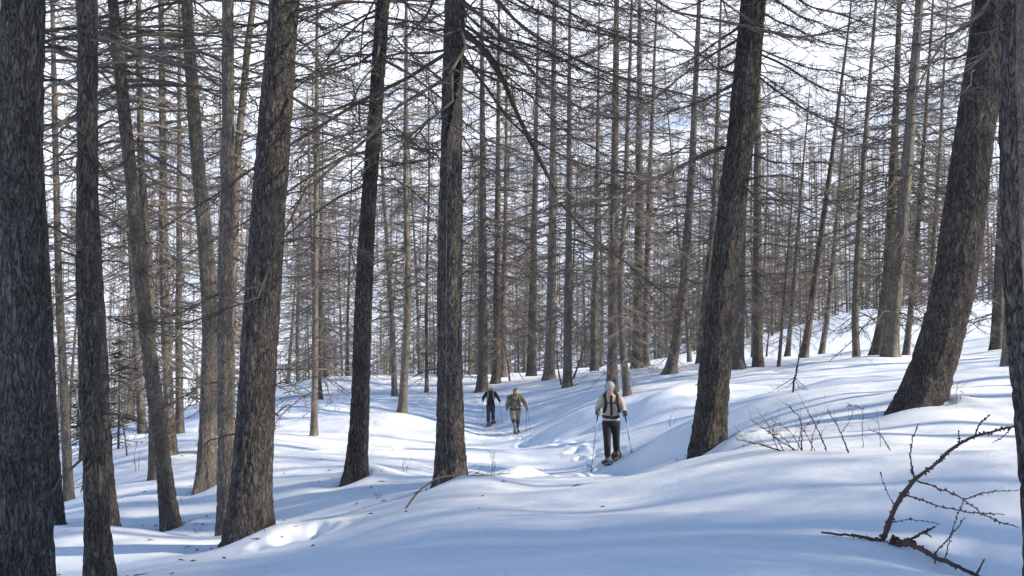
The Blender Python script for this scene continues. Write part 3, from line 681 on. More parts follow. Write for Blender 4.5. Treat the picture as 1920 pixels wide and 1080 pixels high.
# forest beyond the right edge, trees added and trunks thickened for shade in view
for x, y, H, k in [(10.4,6.5,23,2.3),(12.4,5.9,23,2.2),(14.6,6.4,22,1.8),(9.2,3.9,21,1.6),(13.2,2.6,20,1.4),(18.5,11.9,24,1.8),(21,5.2,22,1.6),(17.5,1.5,21,1.3),(24,13.8,23,1.5),(27,5.2,22,1.5),(17.2,14.5,22,1.7),(20,16.5,22,1.5),(23.5,19.5,24,1.5),
                (27,23,22,1.4),(30,17,23,1.4),(19.5,22.5,20,1.4),(33,26,23,1.4),(25.5,29,22,1.5),(30,34,24,1.4),(35,31,22,1.3),(37,40,23,1.3),(34,46,22,1.3),(41,36,22,1.3),(29,2,22,1.3),(36,11.5,23,1.3),(40,20,22,1.3),(44,28,23,1.3),(42,50,23,1.3),(48,44,22,1.2),(11.4,7.2,22,2.2),(13.6,7.0,22,2.0),(16.2,5.4,23,2.0),(15.6,11.5,22,2.0),(15.2,16.2,22,1.9),(17.4,18.0,23,1.8),(12.2,4.4,22,1.8),(19.5,8.0,22,1.6),(20,3.4,22,1.5),(23.5,4.4,23,1.5),(26,3.4,22,1.5),(32,3.4,22,1.4)]:
    t = plant(x, y, H, (rs.normal(0, .02), rs.normal(0, .02)), 'bare larch standing unseen beyond the right edge, its shade falling into the picture', 'larches beyond the right edge', rs, CROWN_HIGH if y < 5.5 else CROWN_SPARSE, int(rs.integers(3)))
    t.children[0].scale = (H / 20 * k, H / 20 * k, H / 20)

# the wood on the mountainside: one mass
g = Geo(); TM = []
for i in range(6):
    r_ = np.random.default_rng(400 + i); tg = Geo(); H = 17.
    tg.tubes(np.array([[[0, 0, -1], [.1, 0, H * .5], [0, .1, H]]]), np.array([[.20, .13, .03]]), 3)
    nb = 32; z = H * (.12 + .86 * np.sort(r_.random(nb))); L = 2.6 * np.clip((H * 1.05 - z) / (H * .7), .1, 1) * r_.uniform(.6, 1.2, nb); a = r_.uniform(0, 6.28, nb)
    A = np.stack([0 * z, 0 * z, z], -1); B = A + np.stack([L * np.cos(a), L * np.sin(a), -.22 * L], -1); tg.spikes(A, B, .125)
    m = .5 * (A + B); a2 = a + r_.choice([-1, 1], nb) * .9; B2 = m + np.stack([.5 * L * np.cos(a2), .5 * L * np.sin(a2), -.2 * L], -1); tg.spikes(m, B2, .105)
    TM.append((np.concatenate(tg.V), np.concatenate(tg.Q), np.concatenate(tg.T)))
nf = 4300; dd = 140 + 900 * rs.random(nf) ** 1.2; uu = rs.uniform(-250, 2170, nf); fx = (uu - 960) / F * dd; fy = dd
keep = (fbm2(fx * .012, fy * .012, 91, 3) > -.45) | (rs.random(nf) < .3); fx, fy = fx[keep], fy[keep]; fz = height(fx, fy); fs = rs.uniform(.6, 1.15, len(fx)); fa = rs.uniform(0, 6.28, len(fx))
for i in range(len(fx)):
    V, Q, T = TM[i % 6]; c, s_ = math.cos(fa[i]), math.sin(fa[i])
    g.add(np.stack([(V[:, 0] * c - V[:, 1] * s_), (V[:, 0] * s_ + V[:, 1] * c), V[:, 2]], -1) * fs[i] + np.array([fx[i], fy[i], fz[i]]), Q, T)
tag(obj('mountainside_wood', g.mesh('mountainside_wood', M_TWIG)), 'far-off grey larch wood covering the snowy mountainside', 'wood', kind='stuff')

# ------------------------------------------------------------------ small growth and dead wood in the snow
def gd(px, py, lo=4.0, hi=140.0):
    """how far into the picture the snow lies at this pixel"""
    d = np.geomspace(lo, hi, 500); q = np.array([P(px, py, v) for v in d]); below = q[:, 2] < height(q[:, 0], q[:, 1])
    i = int(np.argmax(below)) if below.any() else len(d) - 1
    return float(d[max(i, 1)])
def woody(name, label, cat, strands, mat, base, spur=0, seed=0, group=None, part='branch', twigs=0, tw_len=.3):
    """a plant or dead branch made of strands [(pixels, depth0, depth1, radius0, radius1)]"""
    rs = np.random.default_rng(5000 + seed); b = np.array(base); t = empty(name, b, label, cat, group)
    for n, (pts, d0, d1, r0, r1) in enumerate(strands):
        k = np.linspace(0, 1, len(pts)); W3 = np.array([P(x, y, d0 + (d1 - d0) * kk) for (x, y), kk in zip(pts, k)])
        L = np.linalg.norm(np.diff(W3, axis=0), axis=1).sum(); N = 18; C = polyline(W3, L / (N - .99))[:N]
        for _ in range(2): C[1:-1] = .5 * C[1:-1] + .25 * (C[:-2] + C[2:])
        C[1:] += rs.normal(0, min(.004, L * .008), (len(C) - 1, 3))
        g = Geo(); g.tubes(C[None], (np.linspace(r0, r1, len(C)) * rs.uniform(.85, 1.15, len(C)))[None], 6, cap=True)
        if spur:                                         # the knobbly short shoots of a larch
            m = max(2, int(L * spur)); f = rs.uniform(0, len(C) - 1.01, m); i = f.astype(int); w = (f - i)[:, None]; A = C[i] * (1 - w) + C[i + 1] * w
            dv = unit(rs.normal(0, 1, (m, 3)) + np.array([0, 0, .2])); rr = np.linspace(r0, r1, len(C))[i]
            ln = rs.uniform(.006, .016, m) + rr
            C2 = A[:, None] + dv[:, None] * (ln[:, None] * np.array([0, .6, 1.])[None])[..., None]
            g.tubes(C2, np.stack([.35 * rr + .003, .3 * rr + .004, .3 * rr + .002], -1), 5, cap=True)
        if twigs: add_twigs(g, C[None], np.array([L]), rs, twigs, 2, tw_len, .2, max(r1 * .8, .0022), .0016, -.2)
        me = g.mesh(part, mat); me.transform(Matrix.Translation(Vector(-b))); obj(part, me, t)
    return t
d = gd(1652, 1016); dn = d - .25
woody('dead_larch_branch', 'knobbly dead larch branch arching up out of the snow, lower right foreground', 'branch', [
    ([(1650,1022),(1662,992),(1678,945),(1690,926),(1712,900),(1750,875),(1772,850),(1816,822),(1851,808),(1903,800)], d, dn, .022, .008),
    ([(1716,900),(1769,919),(1810,937),(1842,967),(1911,989)], dn, dn - .2, .0065, .004),
    ([(1690,927),(1769,951),(1832,963),(1884,965)], dn, dn + .2, .0065, .0035),
    ([(1810,936),(1851,922),(1911,919)], dn, dn - .1, .0045, .0028),
    ([(1714,898),(1706,863),(1709,828),(1723,793)], dn, dn + .3, .006, .003),
    ([(1828,816),(1835,797),(1856,778)], dn, dn, .006, .004),
    ([(1799,830),(1797,806)], dn, dn, .005, .003),
    ([(1896,803),(1876,823),(1860,830)], dn, dn, .004, .002),
    ([(1676,945),(1659,913),(1650,885)], d, d + .1, .003, .002),
    ([(1670,980),(1706,973),(1763,982)], d, d - .2, .004, .002)], M_DEAD, P(1652, 1016, d), 60, 1)
d = gd(1700, 1022)
woody('dead_larch_branch', 'low dead larch branch lying half buried along the bottom right snow', 'branch', [
    ([(1540,998),(1570,1002),(1600,1001),(1652,1019),(1690,1024)], d + .1, d, .008, .016),
    ([(1662,1024),(1703,1017),(1750,1042),(1794,1061),(1845,1086)], d, d - .6, .022, .012),
    ([(1694,1018),(1722,1003),(1753,988)], d, d, .012, .007), ([(1734,998),(1747,1008)], d, d, .007, .004),
    ([(1750,1042),(1779,1008),(1810,970)], d - .2, d - .2, .005, .003), ([(1772,1052),(1784,1000),(1796,960),(1808,935)], d - .25, d - .25, .004, .002),
    ([(1752,1042),(1755,1066)], d - .3, d - .3, .007, .004), ([(1830,1078),(1846,1048)], d - .5, d - .5, .007, .004)], M_DEAD, P(1690, 1024, d), 70, 2)
g = Geo(); c = P(1680, 1020, d); rs = np.random.default_rng(66)
for k in range(26): g.ball(c + rs.normal(0, 1, 3) * (.09, .05, .025), rs.uniform(.012, .03, 3), 6, 4)
tag(obj('bark_litter', g.mesh('bark_litter', M_DEAD)), 'small heap of dark bark and cones on snow under the dead larch branch', 'litter', kind='stuff')
d = gd(1503, 846)
woody('bare_shrub', 'low tangle of bare reddish shrub stems right of the big furrowed larch', 'shrub', [
    ([(1472,848),(1430,835),(1380,823)], d, d - .1, .010, .004), ([(1517,858),(1464,828),(1410,787)], d, d + .2, .009, .003), ([(1503,846),(1503,790),(1476,756)], d, d + .1, .008, .003),
    ([(1552,850),(1530,797),(1505,756)], d, d + .2, .008, .003), ([(1470,846),(1444,800),(1425,776)], d, d, .006, .002), ([(1505,848),(1480,805),(1450,790)], d, d + .2, .006, .002),
    ([(1520,850),(1525,810),(1540,780)], d, d - .2, .006, .002), ([(1490,848),(1465,815),(1440,812)], d, d - .2, .005, .002), ([(1495,850),(1500,815),(1520,790)], d, d + .3, .005, .002),
    ([(1460,846),(1448,815),(1455,785)], d, d + .1, .005, .002), ([(1530,850),(1512,815),(1500,800)], d, d - .1, .005, .002)], M_DEAD, P(1503, 850, d), 14, 3, part='stem', twigs=7, tw_len=.22)
d = gd(1591, 850)
woody('bare_shrub', 'single leaning bare stem with short twigs right of the shrub tangle', 'shrub', [([(1591,850),(1574,803),(1550,768)], d, d + .1, .009, .003), ([(1577,812),(1592,792),(1598,774)], d, d, .004, .002)], M_DEAD, P(1591, 850, d), 20, 4, part='stem', twigs=6, tw_len=.2)
d = gd(1670, 845)
woody('bare_shrub', 'short arching bare stem bending left, right of the shrub tangle', 'shrub', [([(1670,846),(1650,812),(1628,805)], d, d, .007, .003)], M_DEAD, P(1670, 846, d), 18, 5, part='stem', twigs=3, tw_len=.2)
d = gd(1618, 840)
woody('bare_shrub', 'two hair-thin upright stems between the shrub tangle and the dead branch', 'shrub', [([(1618,842),(1617,800),(1620,762)], d, d, .004, .002), ([(1653,856),(1648,800),(1643,768)], d, d, .004, .002), ([(1620,768),(1604,760),(1590,762)], d, d, .004, .006)], M_DEAD, P(1618, 842, d), 8, 6, part='stem', twigs=3, tw_len=.15)
d = gd(1487, 736)
woody('larch_sapling', 'young bare sapling with drooping lower twigs on the snow mound', 'sapling', [([(1487,738),(1489,715),(1496,685),(1500,655),(1502,618)], d, d, .022, .007),
    ([(1489,708),(1470,720),(1440,738)], d, d - .3, .009, .003), ([(1489,706),(1505,722),(1520,736)], d, d - .2, .009, .003), ([(1490,712),(1478,725),(1458,732)], d, d + .3, .007, .003), ([(1491,712),(1500,728),(1516,732)], d, d + .2, .007, .003)], M_DEAD, P(1487, 738, d), 6, 7, part='stem', twigs=6, tw_len=.2)
d = gd(764, 952)
woody('fallen_twig', 'long arched dry twig lying across the foot of the scarred central trunk', 'twig', [([(760,954),(776,932),(792,915),(812,899),(850,889),(900,893),(957,887)], d, d - .5, .012, .005), ([(820,897),(880,885),(930,894)], d - .2, d - .6, .004, .002)], M_GRASS, P(760, 954, d), 0, 8, twigs=6, tw_len=.1)
for n, (px, py, h, lab) in enumerate([(921,892,44,'thin dead stem sticking up right of the central trunk'), (757,885,24,'tiny bent twig in the snow left of the central trunk'), (704,938,14,'dark tuft poking from the snow below the dark leaning trunk'),
        (255,885,60,'thin bare stem leaning in the snow left of the pale leaning larch'), (495,1000,10,'short twig in snow right of the pale leaning larch'), (1795,757,40,'thin grass-like stems at the right foot of the huge leaning larch'),
        (365,1003,10,'tiny dark twig in shaded snow left of the thick larch'), (1258,800,22,'small thin stem on the snowy bank right of the front hiker')]):
    d = gd(px, py); sg = -1 if n % 2 else 1
    woody('dry_stem', lab, 'stem', [([(px, py + 2), (px + sg * 3, py - h * .5), (px - sg * 2, py - h)], d, d, max(.004, d * .0004), .002), ([(px + 4, py + 2), (px + 8, py - h * .6)], d + .1, d + .1, max(.003, d * .0003), .002)], M_DEAD, P(px, py, d), 6, 20 + n, part='stem', twigs=3, tw_len=.25)
for n, (pts, w, lab) in enumerate([([(956,716),(953,685),(946,650),(940,610)], 4, 'slim dark sapling standing between the two far hikers'), ([(1052,722),(1046,690),(1044,655)], 4, 'thin sapling left of the pale slim larch at centre'),
        ([(1074,712),(1086,680),(1098,640),(1102,610)], 4, 'thin sapling leaning right beside the pale slim larch'), ([(1437,668),(1440,640),(1444,600)], 4, 'thin dark sapling right of the big right-hand trunk'), ([(238,855),(232,800),(228,740)], 3, 'spindly sapling beside the young spruce at left')]):
    d = gd(*pts[0]); r = w / F * d * .5
    woody('sapling', lab, 'sapling', [(pts, d, d, r, r * .35)], M_LIMB, P(*pts[0], d), 0, 40 + n, part='stem', twigs=10, tw_len=.3)
d = gd(560, 748)
woody('brushwood', 'tangle of fallen dead branches on the snow right of the thick left-hand larch', 'brushwood', [([(522,748),(560,742),(610,752),(650,770)], d, d - 1, .03, .01), ([(520,725),(555,722),(590,738)], d + 1, d, .03, .01), ([(530,738),(570,728),(600,722)], d, d + 1, .025, .01),
    ([(540,760),(575,745),(620,748),(660,765)], d - .5, d - 1, .02, .008), ([(535,714),(560,730),(580,756)], d, d - .5, .02, .008)], M_LIMB, P(560, 748, d), 0, 50, twigs=14, tw_len=.3)
d = gd(940, 700)
woody('brushwood', 'pale broken branches at the foot of the larches behind the black-clad hiker', 'brushwood', [([(925,702),(936,690),(950,684)], d, d, .03, .01), ([(930,704),(944,694),(948,680)], d, d, .025, .01)], M_GRASS, P(935, 704, d), 0, 51, twigs=5)
d = gd(720, 728)
woody('brushwood', 'small drooping dead branches on the far snow right of the dark leaning trunk', 'brushwood', [([(800,705),(780,715),(760,735)], d, d, .02, .01), ([(805,712),(795,728),(792,745)], d, d, .02, .008)], M_LIMB, P(795, 745, d), 0, 52, twigs=6)
# bark flakes, needles and twig bits on the snow
rs = np.random.default_rng(88); g = Geo(); A = []
for k in ('t1', 't2', 't5', 't9', 't11', 't13', 't15', 't27', 't41', 't10'):
    b = np.array(ROOT[k].location); q = 20; rr = AXIS[k][1] + np.abs(rs.normal(0, .45, q)); a = rs.uniform(0, 6.28, q); A += [(b[0] + rr[i] * math.cos(a[i]), b[1] + rr[i] * math.sin(a[i])) for i in range(q)]
for i in range(80):
    d_ = rs.uniform(10.5, 27); A.append((rs.uniform(-.5, .12) * d_, d_))
A = np.array(A); Z = height(A[:, 0], A[:, 1]); n = len(A); a = rs.uniform(0, 6.28, n); ln = rs.uniform(.01, .04, n) * rs.choice([1, 1, 1, 2.2], n); D = np.stack([np.cos(a), np.sin(a), rs.normal(0, .15, n)], -1)
C = np.stack([A[:, 0], A[:, 1], Z + .006], -1); g.tubes(np.stack([C - D * ln[:, None], C + (0, 0, .004), C + D * ln[:, None]], 1), np.stack([0 * ln + .002, .004 + rs.uniform(0, .007, n), 0 * ln + .002], -1), 4)
tag(obj('forest_litter', g.mesh('forest_litter', M_DEAD)), 'scattered bark flakes and twig bits lying on the snow', 'litter', kind='stuff')
# young spruce among the left-hand trunks
for (px, py, hgt, lab, sd) in [(222, 842, 3.0, 'small dark young spruce behind the second trunk from the left', 1), (150, 862, 2.2, 'smaller dark young spruce left of the second trunk from the left', 2)]:
    d = gd(px, py); b = P(px, py, d); rs = np.random.default_rng(sd); t = empty('young_spruce', b, lab, 'spruce')
    g = Geo(); g.tubes(np.array([[[0, 0, -.3], [0, 0, hgt * .5], [.02, 0, hgt]]]), np.array([[.035, .02, .005]]), 6); obj('trunk', g.mesh('trunk', M_LIMB), t)
    g = Geo(); nb = 70; z = np.sort(rs.uniform(.1, hgt * .97, nb)); L = .85 * (1 - z / hgt) + .1; L *= rs.uniform(.7, 1.15, nb); a = rs.uniform(0, 6.28, nb); k = np.linspace(0, 1, 6)
    C = np.stack([np.cos(a)[:, None] * L[:, None] * k, np.sin(a)[:, None] * L[:, None] * k, z[:, None] + L[:, None] * (-.35 * k + .12 * k ** 2)], -1)
    g.tubes(C, np.repeat(np.linspace(.008, .002, 6)[None], nb, 0), 3); C2 = add_twigs(g, C, L, rs, 9, 0, .4, .1, .004)
    m = len(C2); q = 14; f = rs.uniform(0, 2.99, (m, q)); i = f.astype(int); n = np.arange(m)[:, None]; w = (f - i)[..., None]; A = C2[n, i] * (1 - w) + C2[n, i + 1] * w
    g.spikes(A.reshape(-1, 3), (A + unit(rs.normal(0, 1, (m, q, 3))) * .035).reshape(-1, 3), .005); obj('crown', g.mesh('crown', M_NEEDLE), t)

# ------------------------------------------------------------------ the three hikers
def mat_camo():
    m, nt, b = new_mat('camouflage_cloth'); L = nt.links; tc = node(nt, 'ShaderNodeTexCoord')
    n1 = noise(nt, tc.outputs['Object'], 11, 3, .55, .5); c = ramp(nt, n1.outputs['Fac'], [(.40, (.05, .042, .028)), (.47, (.15, .13, .082)), (.55, (.25, .215, .145)), (.63, (.09, .08, .045))])
    c.color_ramp.interpolation = 'LINEAR'; L.new(c.outputs['Color'], b.inputs['Base Color']); b.inputs['Roughness'].default_value = .9; return m
M_SKIN = mat_plain('skin', (.40, .25, .19), .55, .08, 20)
M_LIP = mat_plain('lips', (.40, .18, .15), .5, .05, 20)
M_EYE = mat_plain('eye_dark', (.02, .018, .016), .2, .1, 20)
M_JTAN = mat_plain('tan_jacket', (.47, .41, .34), .9, .18, 16, bump=.5)
M_BLACK = mat_plain('black_cloth', (.014, .014, .016), .85, .3, 22, bump=.4)
M_CHAR = mat_plain('charcoal_cloth', (.045, .045, .05), .9, .3, 18, bump=.4)
M_WEB = mat_plain('black_webbing', (.018, .018, .022), .7, .2, 40)
M_KNIT = mat_plain('grey_knit', (.33, .35, .39), .95, .3, 60, bump=.8)
M_BUFF = mat_plain('grey_neck_scarf', (.26, .26, .28), .95, .2, 30)
M_BOOT = mat_plain('boot_leather', (.10, .085, .075), .8, .3, 20)
M_GAIT = mat_plain('blue_grey_gaiter', (.20, .22, .27), .85, .2, 20)
M_PTAN = mat_plain('tan_trousers', (.20, .185, .165), .9, .35, 14, bump=.4)
M_CAMO = mat_camo()
M_HAIR = mat_plain('brown_hair', (.10, .06, .035), .8, .3, 50)
M_CAP = mat_plain('white_cap', (.66, .58, .55), .9, .1, 30)
M_GLOVE = mat_plain('grey_glove', (.12, .11, .11), .9, .3, 30)
M_PALE = mat_plain('pale_glove', (.5, .42, .36), .9, .2, 30)
M_ALU = mat_plain('pole_metal', (.18, .19, .22), .4, .1, 30, metal=.6)
M_PLAST = mat_plain('black_plastic', (.02, .02, .022), .5, .1, 30)
M_DECK = mat_plain('snowshoe_deck', (.20, .15, .08), .6, .3, 20)

def superball(g, c, r, p=.45, seg=20, rings=12, rot=None):
    th = np.linspace(-math.pi / 2, math.pi / 2, rings + 1); ph = np.arange(seg) * 2 * math.pi / seg
    f = lambda v: np.sign(v) * np.abs(v) ** p
    V = np.stack([f(np.cos(th))[:, None] * f(np.cos(ph))[None], f(np.cos(th))[:, None] * f(np.sin(ph))[None], f(np.sin(th))[:, None] + 0 * ph[None]], -1).reshape(-1, 3) * np.array(r)
    if rot is not None: V = V @ np.array(rot).T
    idx = np.arange((rings + 1) * seg).reshape(rings + 1, seg); nx = np.roll(idx, -1, 1)
    g.add(V + np.array(c), np.stack([idx[:-1], nx[:-1], nx[1:], idx[1:]], -1).reshape(-1, 4))
def chain_pts(pts, n=9):
    pts = np.array(pts, float); t = np.linspace(0, len(pts) - 1, n); k = np.arange(len(pts))
    return np.stack([np.interp(t, k, pts[:, j]) for j in range(pts.shape[1])], -1)
def body_mesh(chains, ell, mats, voxel, hem=None):
    """chains: (material, [(x,y,z,r)...]) round; ell: (material, [(x,y,z,rx,ry)...]) stacked ellipses; fused to one skin"""
    g = Geo(); segs = []
    for m, pts in chains:
        pts = np.array(pts, float)
        for a, b in zip(pts[:-1], pts[1:]):
            q = chain_pts([a, b], 5); g.tubes(q[None, :, :3], q[None, :, 3], 12, cap=True); segs.append((m, a[:3], b[:3], a[3], b[3]))
        for a in pts: g.ball(a[:3], a[3], 12, 8)
    for m, rings in ell:
        rings = np.array(rings, float); q = chain_pts(rings, len(rings) * 3); th = np.arange(20) * 2 * math.pi / 20
        V = np.stack([q[:, 0:1] + q[:, 3:4] * np.cos(th)[None], q[:, 1:2] + q[:, 4:5] * np.sin(th)[None], q[:, 2:3] + 0 * th[None]], -1)
        n = len(q); idx = np.arange(n * 20).reshape(n, 20); nx = np.roll(idx, -1, 1)
        T = [[idx[0, 0], idx[0, k + 1], idx[0, k]] for k in range(1, 19)] + [[idx[-1, 0], idx[-1, k], idx[-1, k + 1]] for k in range(1, 19)]
        g.add(V.reshape(-1, 3), np.stack([idx[:-1], nx[:-1], nx[1:], idx[1:]], -1).reshape(-1, 4), T)
        for a, b in zip(rings[:-1], rings[1:]): segs.append((m, a[:3], b[:3], .5 * (a[3] + a[4]), .5 * (b[3] + b[4])))
    tmp = obj('body_form', g.mesh('body_form', mats[0]))
    md = tmp.modifiers.new('r', 'REMESH'); md.mode = 'VOXEL'; md.voxel_size = voxel
    sm = tmp.modifiers.new('s', 'SMOOTH'); sm.factor = .5; sm.iterations = 3
    dg = bpy.context.evaluated_depsgraph_get(); me = bpy.data.meshes.new_from_object(tmp.evaluated_get(dg))
    old = tmp.data; bpy.data.objects.remove(tmp); bpy.data.meshes.remove(old)
    me.materials.clear()
    for m in mats: me.materials.append(m)
    n = len(me.polygons); c = np.empty(n * 3, np.float32); me.polygons.foreach_get('center', c); c = c.reshape(-1, 3)
    best = np.full(n, 1e9); mi = np.zeros(n, np.int32)
    for m, a, b, ra, rb in segs:
        ab = b - a; t = np.clip(((c - a) @ ab) / max(ab @ ab, 1e-9), 0, 1); dd = np.linalg.norm(c - a - t[:, None] * ab, axis=1) - (ra + (rb - ra) * t)
        k = dd < best; best[k] = dd[k]; mi[k] = m
    if hem:
        zh, jk, pt = hem; tor = (np.abs(c[:, 0]) < .235) & (c[:, 2] > .7) & (c[:, 2] < 1.02)
        mi[tor & (mi == pt) & (c[:, 2] > zh)] = jk; mi[(mi == jk) & (c[:, 2] <= zh) & (np.abs(c[:, 0]) < .2)] = pt
    me.polygons.foreach_set('material_index', mi); me.polygons.foreach_set('use_smooth', np.ones(n, bool)); me.name = 'body'; me.update(); return me

def head_frame(c, pitch, yaw):
    """head axes: x to image right, -y where the face looks"""
    cp, sp, cy, sy = math.cos(pitch), math.sin(pitch), math.cos(yaw), math.sin(yaw)
    Rx = np.array([[1, 0, 0], [0, cp, -sp], [0, sp, cp]]); Rz = np.array([[cy, -sy, 0], [sy, cy, 0], [0, 0, 1]]); R = Rz @ Rx
    return (lambda x, y, z: tuple(np.array(c) + R @ np.array([x, y, z]))), R
def head_chains(h, skin):
    q = lambda *a, r: (*h(*a), r)
    return [(skin, [q(0, .012, .045, r=.088), q(0, -.005, .0, r=.082), q(0, -.025, -.055, r=.058), q(0, -.045, -.085, r=.035)]),     # skull, cheeks, jaw, chin
            (skin, [q(0, -.088, .025, r=.013), q(0, -.112, -.018, r=.017)]),                                                          # nose
            (skin, [q(-.04, -.078, .035, r=.016), q(.04, -.078, .035, r=.016)]),                                                      # brow
            (skin, [q(-.088, .01, .015, r=.013), q(-.086, .008, -.025, r=.010)]), (skin, [q(.088, .01, .015, r=.013), q(.086, .008, -.025, r=.010)])]
def head_bits(h, R, t, sunglasses=False):
    for s in (-1, 1):
        g = Geo(); g.ball(h(s * .032, -.083, .012), (.013, .008, .009), 8, 6, R); obj('eye', g.mesh('eye', M_EYE), t)
    g = Geo(); g.ball(h(0, -.090, -.055), (.024, .008, .007), 10, 6, R); obj('mouth', g.mesh('mouth', M_LIP), t)
def glove(t, hand, axis, mat, side):
    """fist closed round a pole: palm, four unequal bent fingers, thumb"""
    a = unit(np.array(axis, float)); hand = np.array(hand, float); ref = np.array([side * 1.0, .35, 0]); u = unit(ref - a * (ref @ a)); w = np.cross(a, u); g = Geo()
    g.ball(hand + u * .036, (.026, .040, .046), 10, 7)
    for i, (span, r) in enumerate([(3.5, .0105), (3.9, .011), (3.7, .0105), (3.1, .009)]):
        th = np.linspace(.35, .35 + span, 7); C = hand + a * (.030 - .021 * i) + .027 * (np.cos(th)[:, None] * u + np.sin(th)[:, None] * w)
        g.tubes(C[None], np.linspace(r, r * .75, 7)[None], 6, cap=True); g.ball(C[-1], r * .78, 6, 4)
    th = np.linspace(-.5, -2.6, 6); C = hand + a * np.linspace(.030, .050, 6)[:, None] + .030 * (np.cos(th)[:, None] * u + np.sin(th)[:, None] * w)
    g.tubes(C[None], np.linspace(.014, .010, 6)[None], 6, cap=True); g.ball(C[-1], .010, 6, 4)
    return obj('glove', g.mesh('glove', mat), t)
def open_hand(t, wrist, mat, side):
    g = Geo(); w = np.array(wrist, float); g.ball(w + (0, -.01, -.045), (.022, .040, .050), 10, 7)
    for i, ln in enumerate([.070, .080, .075, .058]):
        b = w + (0, -.036 + .022 * i, -.085); C = np.array([b, b + (-side * .008, -.004, -ln * .5), b + (-side * .028, -.004, -ln)]); g.tubes(chain_pts(C, 5)[None], np.linspace(.010, .007, 5)[None], 6, cap=True)
    b = w + (0, -.045, -.035); C = np.array([b, b + (-side * .012, -.025, -.025), b + (-side * .02, -.03, -.055)]); g.tubes(chain_pts(C, 5)[None], np.linspace(.012, .008, 5)[None], 6, cap=True)
    return obj('glove', g.mesh('glove', mat), t)
def pole(root, top, tip, label):
    o = np.array(root.location); top = np.array(top, float); tip = np.array(tip, float); a = unit(tip - top); base = o + tip
    t = empty('trekking_pole', base, label, 'trekking pole', 'hiking poles'); loc = lambda p: np.array(p) - tip; L = np.linalg.norm(tip - top)
    g = Geo(); C = np.array([top, top + a * L * .5, tip + a * .05]); g.tubes(loc(C)[None], np.array([[.009, .008, .005]]), 8, cap=True); obj('shaft', g.mesh('shaft', M_ALU), t)
    g = Geo(); C = np.array([top - a * .05, top - a * .03, top, top + a * .06, top + a * .16]); g.tubes(loc(C)[None], np.array([[.012, .019, .016, .017, .013]]), 8, cap=True); obj('grip', g.mesh('grip', M_PLAST), t)
    g = Geo(); q = tip - a * .06; superball(g, loc(q), (.045, .045, .008), 1, 14, 6); obj('basket', g.mesh('basket', M_PLAST), t)
    g = Geo(); q = top + a * L * .55; g.tubes(loc(np.array([q, q + a * .05]))[None], np.array([[.012, .012]]), 8, cap=True); obj('clamp', g.mesh('clamp', M_PLAST), t)
    g = Geo(); th = np.linspace(0, 2 * math.pi, 12); C = top - a * .03 + np.stack([.035 * np.sin(th), .02 * np.sin(th), -.05 + .05 * np.cos(th)], -1); g.tubes(loc(C)[None], np.full((1, 12), .005), 5); obj('wrist_strap', g.mesh('wrist_strap', M_WEB), t)
    return t
def snowshoe(t, foot, yaw=0, tilt=0):
    cy, sy = math.cos(yaw), math.sin(yaw); ct, st = math.cos(tilt), math.sin(tilt); f = np.array(foot, float)
    R = np.array([[cy, -sy, 0], [sy, cy, 0], [0, 0, 1]]) @ np.array([[1, 0, 0], [0, ct, -st], [0, st, ct]])
    th = np.arange(29) * 2 * math.pi / 28; x = .105 * np.sin(th) * (1 - .22 * (np.cos(th) > 0) * np.cos(th)); y = -.06 + .31 * -np.cos(th); y = -y; z = .02 + .07 * np.clip((-y - .18) / .2, 0, 1) ** 2
    C = np.stack([x, y, z], -1) @ R.T + f; g = Geo(); g.tubes(C[None], np.full((1, 29), .014), 6); fr = obj('snowshoe', g.mesh('snowshoe', M_PLAST), t)
    g = Geo(); D = np.stack([x * .92, y * .92, z - .004], -1) @ R.T + f; mid = f + R @ np.array([0, .05, .018]); n = 28
    V = np.concatenate([D[:28], D[:28] + (0, 0, .008), [mid], [mid + (0, 0, .008)]]); T = []
    for k in range(n): T += [[k, 56, (k + 1) % n], [n + k, n + (k + 1) % n, 57]]
    g.add(V, None, T); obj('deck', g.mesh('deck', M_DECK), fr)
    g = Geo()
    for yy in (-.10, .02): g.tubes((np.array([[-.09, yy, .03], [-.05, yy, .085], [0, yy, .105], [.05, yy, .085], [.09, yy, .03]]) @ R.T + f)[None], np.full((1, 5), .012), 5, cap=True)
    obj('binding', g.mesh('binding', M_WEB), fr)
def strap(t, pts, r, mat=None, name='strap', flat=1.0):
    g = Geo(); C = chain_pts(pts, len(pts) * 3)
    for _ in range(3): C[1:-1] = .5 * C[1:-1] + .25 * (C[:-2] + C[2:])
    g.tubes(C[None], np.full((1, len(C)), r), 6, cap=True); return obj(name, g.mesh(name, mat or M_WEB), t)
def beanie(t, h, R, mat, name='hat', s=1.0):
    g = Geo(); g.ball(h(0, .02, .075), (.103 * s, .108 * s, .092 * s), 18, 12, R); o = obj(name, g.mesh(name, mat), t)
    th = np.arange(25) * 2 * math.pi / 24; C = np.array([h(.099 * math.cos(a), .016 + .106 * math.sin(a), .064) for a in th]); g = Geo(); g.tubes(C[None], np.full((1, 25), .017), 6); obj('hat_band', g.mesh('hat_band', mat), o)
    g = Geo(); g.ball(h(0, .02, .165), .018, 8, 6); obj('hat_tip', g.mesh('hat_tip', mat), o)

def hiker_root(n, label):
    px, py, d = HIK[n]; d = gd(px, py, d * .93, d * 1.12); p = P(px, py, d)
    return empty('person', (p[0], p[1], gz(p[0], p[1]) - .02), label, 'person', 'snowshoe hikers')
def dz(root, x, y):
    return gz(root.location.x + x, root.location.y + y) - root.location.z

